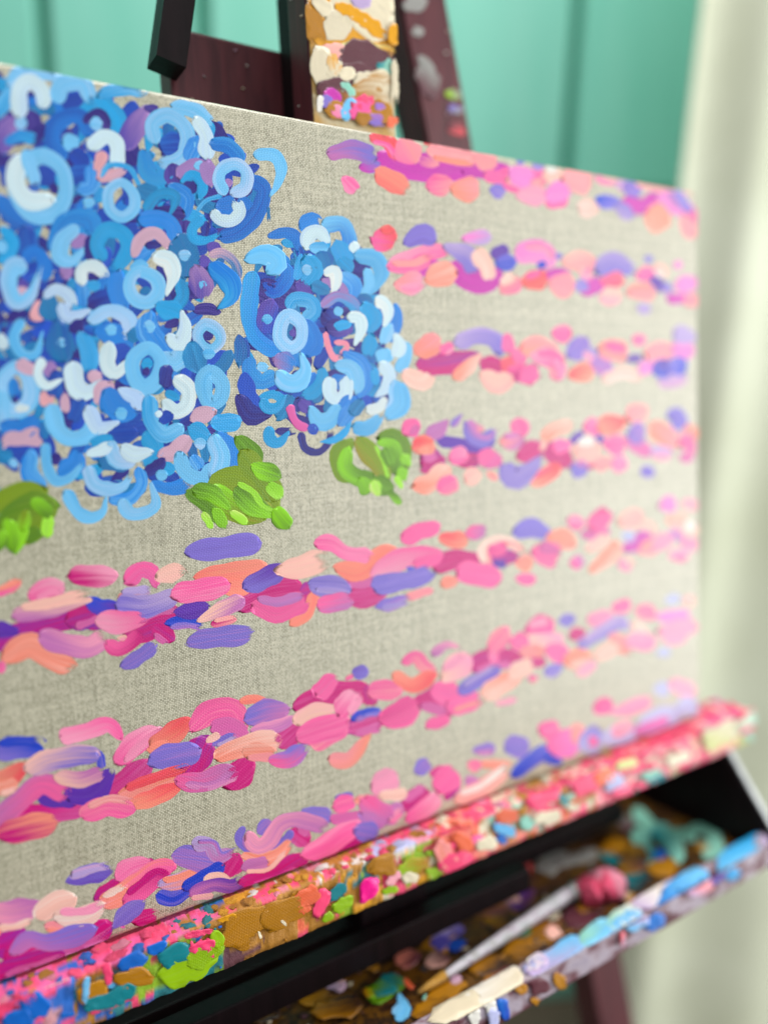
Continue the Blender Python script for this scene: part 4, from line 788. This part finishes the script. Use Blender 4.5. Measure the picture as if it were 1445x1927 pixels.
# mast
mast = bm_obj('mast', box_bm(-.272, -.2235, .0196, .040, -.0195, .62, .0015), MAHOG, easel)
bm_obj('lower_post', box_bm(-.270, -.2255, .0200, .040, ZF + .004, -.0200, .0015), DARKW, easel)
face = bm_obj('paint_skin', box_bm(-.2716, -.224, .0186, .0197, .3, .50, .0005), MAST_M, mast)
for i, s_ in enumerate(parse(MAST)):
    dr = prn.choice(('d', 'q', 'q', ''))
    o = paint_object('paint_smear', [plane_stroke(s_[0], s_[1]*1.45, s_[2], s_[3], s_[4], 1, .0186, -1, .00025, .00005*(i+1), [(0, -.2735, -.2215)], dr)], PAINT_DRY if dr else PAINT_THICK, mast)
# plank joining mast and left strut, right leg, left strut
bm_obj('cross_plank', box_bm(-.328, -.262, .0601, .078, .33, .4143, .0015), MAHOG, easel)
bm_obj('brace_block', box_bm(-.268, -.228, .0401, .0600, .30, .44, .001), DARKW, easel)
def slanted(xa, za, xb, zb, width, y0, y1):
    """post whose right edge runs (xa,za)->(xb,zb)"""
    bm = prism([(xa - width, za), (xa, za), (xb, zb), (xb - width, zb)], (y0, y1), lambda u, v, t: (u, t, v))
    bmesh.ops.bevel(bm, geom=bm.edges[:], offset=.0015, segments=2, affect='EDGES'); return bm
sl = (-.0189 + .138) / (.3863 + .2011)
rleg = bm_obj('leg', slanted(-.138 - sl*(.62 - .3863), .62, -.138 + sl*(.3863 - ZF), ZF + .012, .036, .0605, .086), MAHOG, easel)
# smears on the right leg
for s_ in parse('''U: gy 90 860,30 950,20; gy 70 915,190; gy>br 120 960,420 1000,560; lm>gy 60 1100,560 1160,580; pv>gy 60 1120,660 1170,670; br>rd 90 1120,760 1180,800; gy 60 930,350 1000,420'''):
    paint_object('paint_smear', [plane_stroke(s_[0], s_[1], s_[2], s_[3], s_[4], 1, .0605, -1, .0004, .00005, None)], PAINT, rleg)
sl2 = .22
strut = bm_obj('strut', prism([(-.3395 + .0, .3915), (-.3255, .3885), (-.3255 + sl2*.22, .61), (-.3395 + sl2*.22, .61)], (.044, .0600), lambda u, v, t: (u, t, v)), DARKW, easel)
lleg = bm_obj('leg', slanted(-.33 + .036 - .19*0 - .06, -.10, -.33 - .06 + .036 - sl*(-.10 - ZF), ZF + .012, .036, .0605, .086), MAHOG, easel)

ZONES = [(-60, ['pr', 'ob', 'gd', 'ro']), (140, ['pr', 'ob', 'ob', 'pr', 'pe']), (250, ['gd', 'gd', 'te', 'ob', 'br']), (420, ['ob', 'te', 'pr', 'lm', 'gd']), (560, ['gd', 'gd', 'gd', 'br', 'gd']), (640, ['gd', 'gd', 'or2', 'pr']),
         (720, ['te', 'lm', 'gd', 'og']), (830, ['gd', 'og', 'lm', 'pr', 'cr']), (900, ['pr', 'or2', 'co', 'rd']), (1000, ['co', 'mt', 'cr', 'pr', 'gd']), (1120, ['pr', 'or2', 'mt', 'gd', 'cr', 'sa']), (1300, ['pr', 'sa', 'cr', 'mt', 'pr', 'ly']), (1600, ['cr', 'ly', 'pr', 'mt', 'sa'])]
def zone(px):
    for lim_, c_ in ZONES:
        if px < lim_: return c_
    return ZONES[-1][1]
def project(p):
    q = RM.T @ (np.array(p) - CAM); return F_PX*q[0]/q[2] + CX, F_PX*q[1]/q[2] + CY
TOPZ = [(330, ['pr', 'pr', 'pr', 'sp', 'ob', 'gd', 'pr', 'hp']), (420, ['pr', 'pr', 'ob', 'gd', 'te', 'hp']), (520, ['gd', 'gd', 'og', 'gd', 'pr', 'wh']), (600, ['pr', 'sp', 'gd', 'og', 'sa']), (700, ['gd', 'og', 'pr', 'pr', 'gd', 'wh']), (820, ['pr', 'pr', 'sp', 'gd', 'lp']),
        (960, ['co', 'pr', 'or2', 'cr', 'pr', 'pn']), (1150, ['pr', 'sa', 'cr', 'pr', 'co', 'gd', 'pr']), (1318, ['pr', 'pr', 'rd', 'sa', 'pr']), (1900, ['pr', 'ro', 'pr', 'hp', 'cr'])]
# ledge that carries the canvas
LX0, LX1, LY0, LY1, LZ0 = -.52, .043, -.0138, .0185, -.0238
lb = bmesh.new()
nx, prof = 800, []
lcol = lb.verts.layers.float_color.new('Col')
def zone_f(px, top):
    return next(c_ for l_, c_ in TOPZ if px < l_) if top else zone(px)
def patch_color(x, y, z, px, top):
    q = Vector((x*70, y*120, z*120)); q += .9*noise.noise_vector(q*.9) + .45*noise.noise_vector(q*2.6)
    d, pts_ = noise.voronoi(q); k = pts_[0]; h_ = noise.cell(k*13.7 + Vector((3.1, 5.2, 7.7)))
    pal = zone_f(px, top); return PALL[pal[int(abs(h_)*997) % len(pal)]] * (1 + .12*noise.noise(q*1.7)), abs(noise.cell(k*9.1))

for k in range(9): prof.append((LY0, LZ0 + (0 - LZ0) * k/8 - .0008))
for k in range(1, 9): prof.append((LY0 + (LY1 - LY0) * k/8, -.0008))
prof += [(LY1, LZ0), ]
rows = []
for i in range(nx + 1):
    x = LX0 + (LX1 - LX0) * i/nx; row = []
    for k, (y, z) in enumerate(prof):
        nv_ = noise.noise(Vector((x*160, y*160, z*160))) * .0011 + noise.noise(Vector((x*420, y*420, z*420 + 7))) * .0005
        pcol, pl = patch_color(x, y, z, project((x, y, z))[0], k > 7)
        nv_ = nv_ + (pl - .35)*.0012 + (.0009*noise.noise(Vector((x*900, y*900, z*900))) if k > 6 else 0)
        if y > -.001 and x < .002: nv_ = -.0003
        on_top = k > 8 and k < len(prof) - 1
        endr = .004 * max(0, 1 - (LX1 - x)/.006)**2
        row.append(lb.verts.new((x, y - (0 if on_top else max(nv_, -.0003)) + (endr if k < 9 else 0), z + (min(nv_, .0006) if on_top and y < -.001 else (-.0012 if on_top else 0)) - (endr if on_top else 0))))
        row[-1][lcol] = (*[min(1, c_) for c_ in pcol], 1)
    rows.append(row)
m_ = len(prof)
for i in range(nx):
    for k in range(m_):
        lb.faces.new((rows[i][k], rows[i+1][k], rows[i+1][(k+1) % m_], rows[i][(k+1) % m_]))
lb.faces.new(rows[0]); lb.faces.new(rows[-1][::-1]); bmesh.ops.recalc_face_normals(lb, faces=lb.faces[:])
ledge = bm_obj('ledge', lb, CRUST_V, easel, True)
# smears on the front face: random small ones by zone, then the ones that can be picked out
lim_f = [(2, LZ0 + .0002, .0008), (0, LX0 + .002, LX1 - .001)]
front = []
for i in range(30):
    X = prn.uniform(-.46, .04); Z = prn.uniform(LZ0 + .002, -.002)
    px, py = project((X, LY0, Z)); pc_ = prn.choice(zone(px)); sc = .3/ (project((X+.001, LY0, Z))[0] - px + 1e-6)
    L = prn.uniform(5, 16); a = prn.uniform(-.9, .5); W_ = prn.uniform(7, 17)
    front.append(([(px - L*math.cos(a), py - L*math.sin(a)), (px + 2*prn.uniform(-1, 1), py + 2*prn.uniform(-1, 1)), (px + L*math.cos(a), py + L*math.sin(a))], W_, pc_, None, ''))
front += parse(LEDGE)
for i, s_ in enumerate(front):
    big = i >= 30
    dr = prn.choice(('d', 'q', '', ''))
    paint_object('paint_smear', [plane_stroke(s_[0], s_[1], s_[2], s_[3], s_[4], 1, LY0 - .0006, -1, .0012 if 'h' in s_[4] else prn.uniform(.0003, .0007), .00002*(i % 40) + (.0006 if big else .0002), lim_f, dr)], PAINT_DRY if dr else PAINT_THICK, ledge)

# lumps of dried paint: shared meshes, each lump an object of its own
LUMPS = []
for k in range(7):
    bm = bmesh.new(); bmesh.ops.create_icosphere(bm, subdivisions=3, radius=1)
    for v_ in bm.verts:
        d = 1 + .38*noise.noise(v_.co*1.3 + Vector((k*7.1, 0, 0))) + .34*noise.noise(v_.co*2.9 + Vector((0, k*5.3, 0))) + .16*noise.noise(v_.co*6.5 + Vector((0, 0, k*3.3)))
        v_.co *= d
    me = bpy.data.meshes.new('paint_lump'); bm.to_mesh(me); bm.free(); me.polygons.foreach_set('use_smooth', [True]*len(me.polygons)); me.materials.append(CRUST); LUMPS.append(me)
def lump(p, r, c, parent, name='paint_lump', flat=.7, rot=None):
    o = bpy.data.objects.new(name, prn.choice(LUMPS)); col.objects.link(o); o.parent = parent
    o.location = p; o.scale = (r*prn.uniform(.8, 1.4), r*prn.uniform(.7, 1.1), r*flat*prn.uniform(.7, 1.2)); o.rotation_euler = rot or (prn.uniform(-.4, .4), prn.uniform(-.4, .4), prn.uniform(0, 6.28))
    c = PALL[c]; j = prn.uniform(.88, 1.08); o.color = (min(1, c[0]*j), min(1, c[1]*j), min(1, c[2]*j), 1)
    return o
for i in range(160):
    X = -.465 + .507 * (i + prn.random()) / 160; Y = prn.uniform(-.0132, -.0030)
    if X > .002: Y = prn.uniform(-.0125, .014)
    px, _ = project((X, Y, 0)); zc = next(c_ for l_, c_ in TOPZ if px < l_)
    r = prn.uniform(.0014, .0034)
    ci = int((noise.noise(Vector((X*75, Y*90, 3.3)))*.9 + .5) * len(zc)) % len(zc)
    lump((X, max(Y, -.0118), -.0011), r, zc[ci], ledge, flat=.55)
# too small to pick apart: crumbs over the ledge
cb_ = bmesh.new(); clay = cb_.verts.layers.float_color.new('Col')
for i in range(120):
    X = prn.uniform(-.46, .04)
    if prn.random() < .6: p = Vector((X, LY0 - .0011, prn.uniform(LZ0 + .001, -.0005)))
    else: p = Vector((X, prn.uniform(LY0, -.002), -.0004))
    px, _ = project(p); zz = zone(px) + ['gd']; c = PALL[zz[int((noise.noise(p*90)*.9 + .5)*len(zz)) % len(zz)]]
    r = prn.uniform(.0003, .0009)
    g = bmesh.ops.create_icosphere(cb_, subdivisions=1, radius=r, matrix=Matrix.Translation(p) @ Matrix.Diagonal((prn.uniform(.7, 1.8), prn.uniform(.6, 1.1), prn.uniform(.7, 1.6), 1)))
    for v_ in g['verts']: v_[clay] = (*c, 1)
crumb = bm_obj('paint_crumbs', cb_, PAINT_THICK, ledge, True); crumb.data.uv_layers.new(name='UVMap'); tag(crumb, kind='stuff')

# tray below the ledge
TX1 = .0085; FZ = -.087
tray = bm_obj('tray', box_bm(-.52, TX1, -.0379, .070, FZ - .008, FZ, .0008), TRAY_M, easel)
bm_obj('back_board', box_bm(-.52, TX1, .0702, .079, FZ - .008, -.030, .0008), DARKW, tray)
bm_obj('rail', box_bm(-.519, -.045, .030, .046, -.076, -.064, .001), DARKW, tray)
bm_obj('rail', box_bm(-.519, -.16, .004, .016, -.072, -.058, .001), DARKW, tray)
EDGE_M = make_mottle('lit_edge_tone', [(150, 154, 158), (190, 196, 198), (206, 210, 210)], 110, .35)  # pale strip for the end boards: lit edge put into the colour
for x0 in (TX1 + .0002, -.527):
    ck = prism([(-.013, -.0242), (-.0500, -.0745), (-.0500, FZ - .008), (.079, FZ - .008), (.079, -.0242)], (x0, x0 + .0065), lambda u, v, t: (t, u, v))
    bmesh.ops.bevel(ck, geom=ck.edges[:], offset=.0008, segments=2, affect='EDGES')
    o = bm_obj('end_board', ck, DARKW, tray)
    eb = prism([(-.0136, -.0247), (-.0506, -.0750), (-.0514, -.0744), (-.0144, -.0241)], (x0 + .0024, x0 + .0063), lambda u, v, t: (t, u, v))
    bm_obj('edge_highlight', eb, EDGE_M, o)
lipo = bm_obj('front_lip', box_bm(-.52, TX1, -.0500, -.0381, FZ - .003, -.0745, .0012), make_mottle('paint_worn_lip', [(60, 26, 34), (104, 56, 66), (176, 164, 176), (150, 140, 160)], 80), tray)
for i, s_ in enumerate(parse(TRAY)):
    o = paint_object('paint_smear', [plane_stroke(s_[0], s_[1], s_[2], s_[3], s_[4], 2, FZ, 1, prn.uniform(.0003, .0009), .00003*(i+1), [(1, -.0375, .0695), (0, -.515, TX1 - .001)])], PAINT_THICK, tray)
for i, s_ in enumerate(parse(LIP)):
    ymean = np.mean([p[1] for p in s_[0]]); 
    top = []; P3 = np.array([hit(p[0], p[1], 2, -.0744) for p in s_[0]])
    on_top = P3[:, 1].mean() > -.0498
    if on_top: g = plane_stroke(s_[0], s_[1]*1.3, s_[2], s_[3], s_[4], 2, -.0744, 1, .0007, .00005*(i+1), [(1, -.0503, -.0378), (0, -.515, TX1)])
    else: g = plane_stroke(s_[0], s_[1], s_[2], s_[3], s_[4], 1, -.0501, -1, .0007, .00005*(i+1), [(2, FZ - .0028, -.0742), (0, -.515, TX1)])
    paint_object('paint_smear', [g], PAINT_THICK, lipo)
for i in range(260):
    px, py = prn.uniform(250, 1400), 0
    X = prn.uniform(-.46, .0); Y = prn.uniform(-.036, .06)
    lump((X, Y, FZ + .0003), prn.uniform(.0006, .0020), prn.choice(['gd', 'gd', 'br', 'br', 'gy', 'te', 'br', 'gd', 'br', 'bk', 'bk', 'bk', 'bk', 'cr']), tray, 'paint_speck', .5)

# ------------------------------------------------------------------ paint brush lying in the tray
bz = FZ + .0062
pa = hit(806, 1856, 2, FZ + .004); pb = hit(1075, 1678, 2, FZ + .008); pcx = hit(1135, 1662, 2, FZ + .010)
def lathe(a, b, prof, nseg=14):
    a, b = Vector(a), Vector(b); ax = (b - a).normalized(); s1 = ax.orthogonal().normalized(); s2 = ax.cross(s1); L = (b - a).length
    vs, fs = [], []
    for t, r in prof:
        for k in range(nseg):
            an = 2*math.pi*k/nseg; vs.append(a + ax*(t*L) + (s1*math.cos(an) + s2*math.sin(an))*r)
    for i in range(len(prof)-1):
        for k in range(nseg): fs.append((i*nseg + k, i*nseg + (k+1) % nseg, (i+1)*nseg + (k+1) % nseg, (i+1)*nseg + k))
    fs.append(tuple(range(nseg))[::-1]); fs.append(tuple(range((len(prof)-1)*nseg, len(prof)*nseg)))
    return vs, fs
brush = empty('paintbrush', M_EASEL); tag(brush, 'paintbrush with paint-splashed white handle and pink loaded tip lying in the tray', 'paintbrush')
hm = make_mottle('splashed_white_handle', [(150, 124, 140), (206, 200, 212), (222, 220, 228), (176, 186, 186), (214, 190, 186)], 190, .4, .0005)
v_, f_ = lathe(pa, pb, [(0, .0010), (.05, .0016), (.2, .0025), (.5, .0033), (.8, .0040), (.93, .0042), (1, .0038)]); mesh_obj('handle', v_, f_, hm, brush)
tipm = make_mottle('ochre_handle_end', [(170, 120, 40), (200, 150, 60), (160, 130, 90)], 150)
v_, f_ = lathe(np.array(pa) - (np.array(pb) - pa)*.06, np.array(pa) + (np.array(pb) - pa)*.1, [(0, .0010), (.4, .0020), (1, .0027)]); mesh_obj('handle_end', v_, f_, tipm, brush)
fm = NT('aluminium_ferrule'); fm.setp(Base_Color=(.55, .62, .6, 1), Metallic=.7, Roughness=.35)
v_, f_ = lathe(pb, np.array(pb) + (np.array(pcx) - pb)*.45, [(0, .0048), (.1, .0052), (.2, .0048), (.9, .0050), (1, .0047)]); mesh_obj('ferrule', v_, f_, fm.m, brush)
for q in range(7):
    c0 = np.array(pb) + (np.array(pcx) - pb) * (.5 + .8*q/6); o = lump((c0[0] + prn.uniform(-.003, .003), c0[1] + prn.uniform(-.003, .003), c0[2] + prn.uniform(-.002, .002)), prn.uniform(.0070, .0095), prn.choice(['pr', 'sp', 'pr']), brush, 'bristle_tuft', .9)

# specks of paint on the bare wood
for par, x0, x1, y_, z0, z1, nn in ((next(c for c in easel.children if c.name.startswith('cross_plank')), -.325, -.28, .0600, .37, .41, 9), (mast, -.2722, -.2720, .030, .37, .45, 4), (rleg, -.16, -.15, .0603, .40, .46, 4)):
    for i in range(nn):
        if par is mast: p = (-.2721, prn.uniform(.022, .037), prn.uniform(z0, z1))
        else: p = (prn.uniform(x0, x1), y_, prn.uniform(z0, z1))
        lump(p, prn.uniform(.0005, .0011), prn.choice(['cr', 'gy', 'wh', 'pk']), par, 'paint_speck', .6)
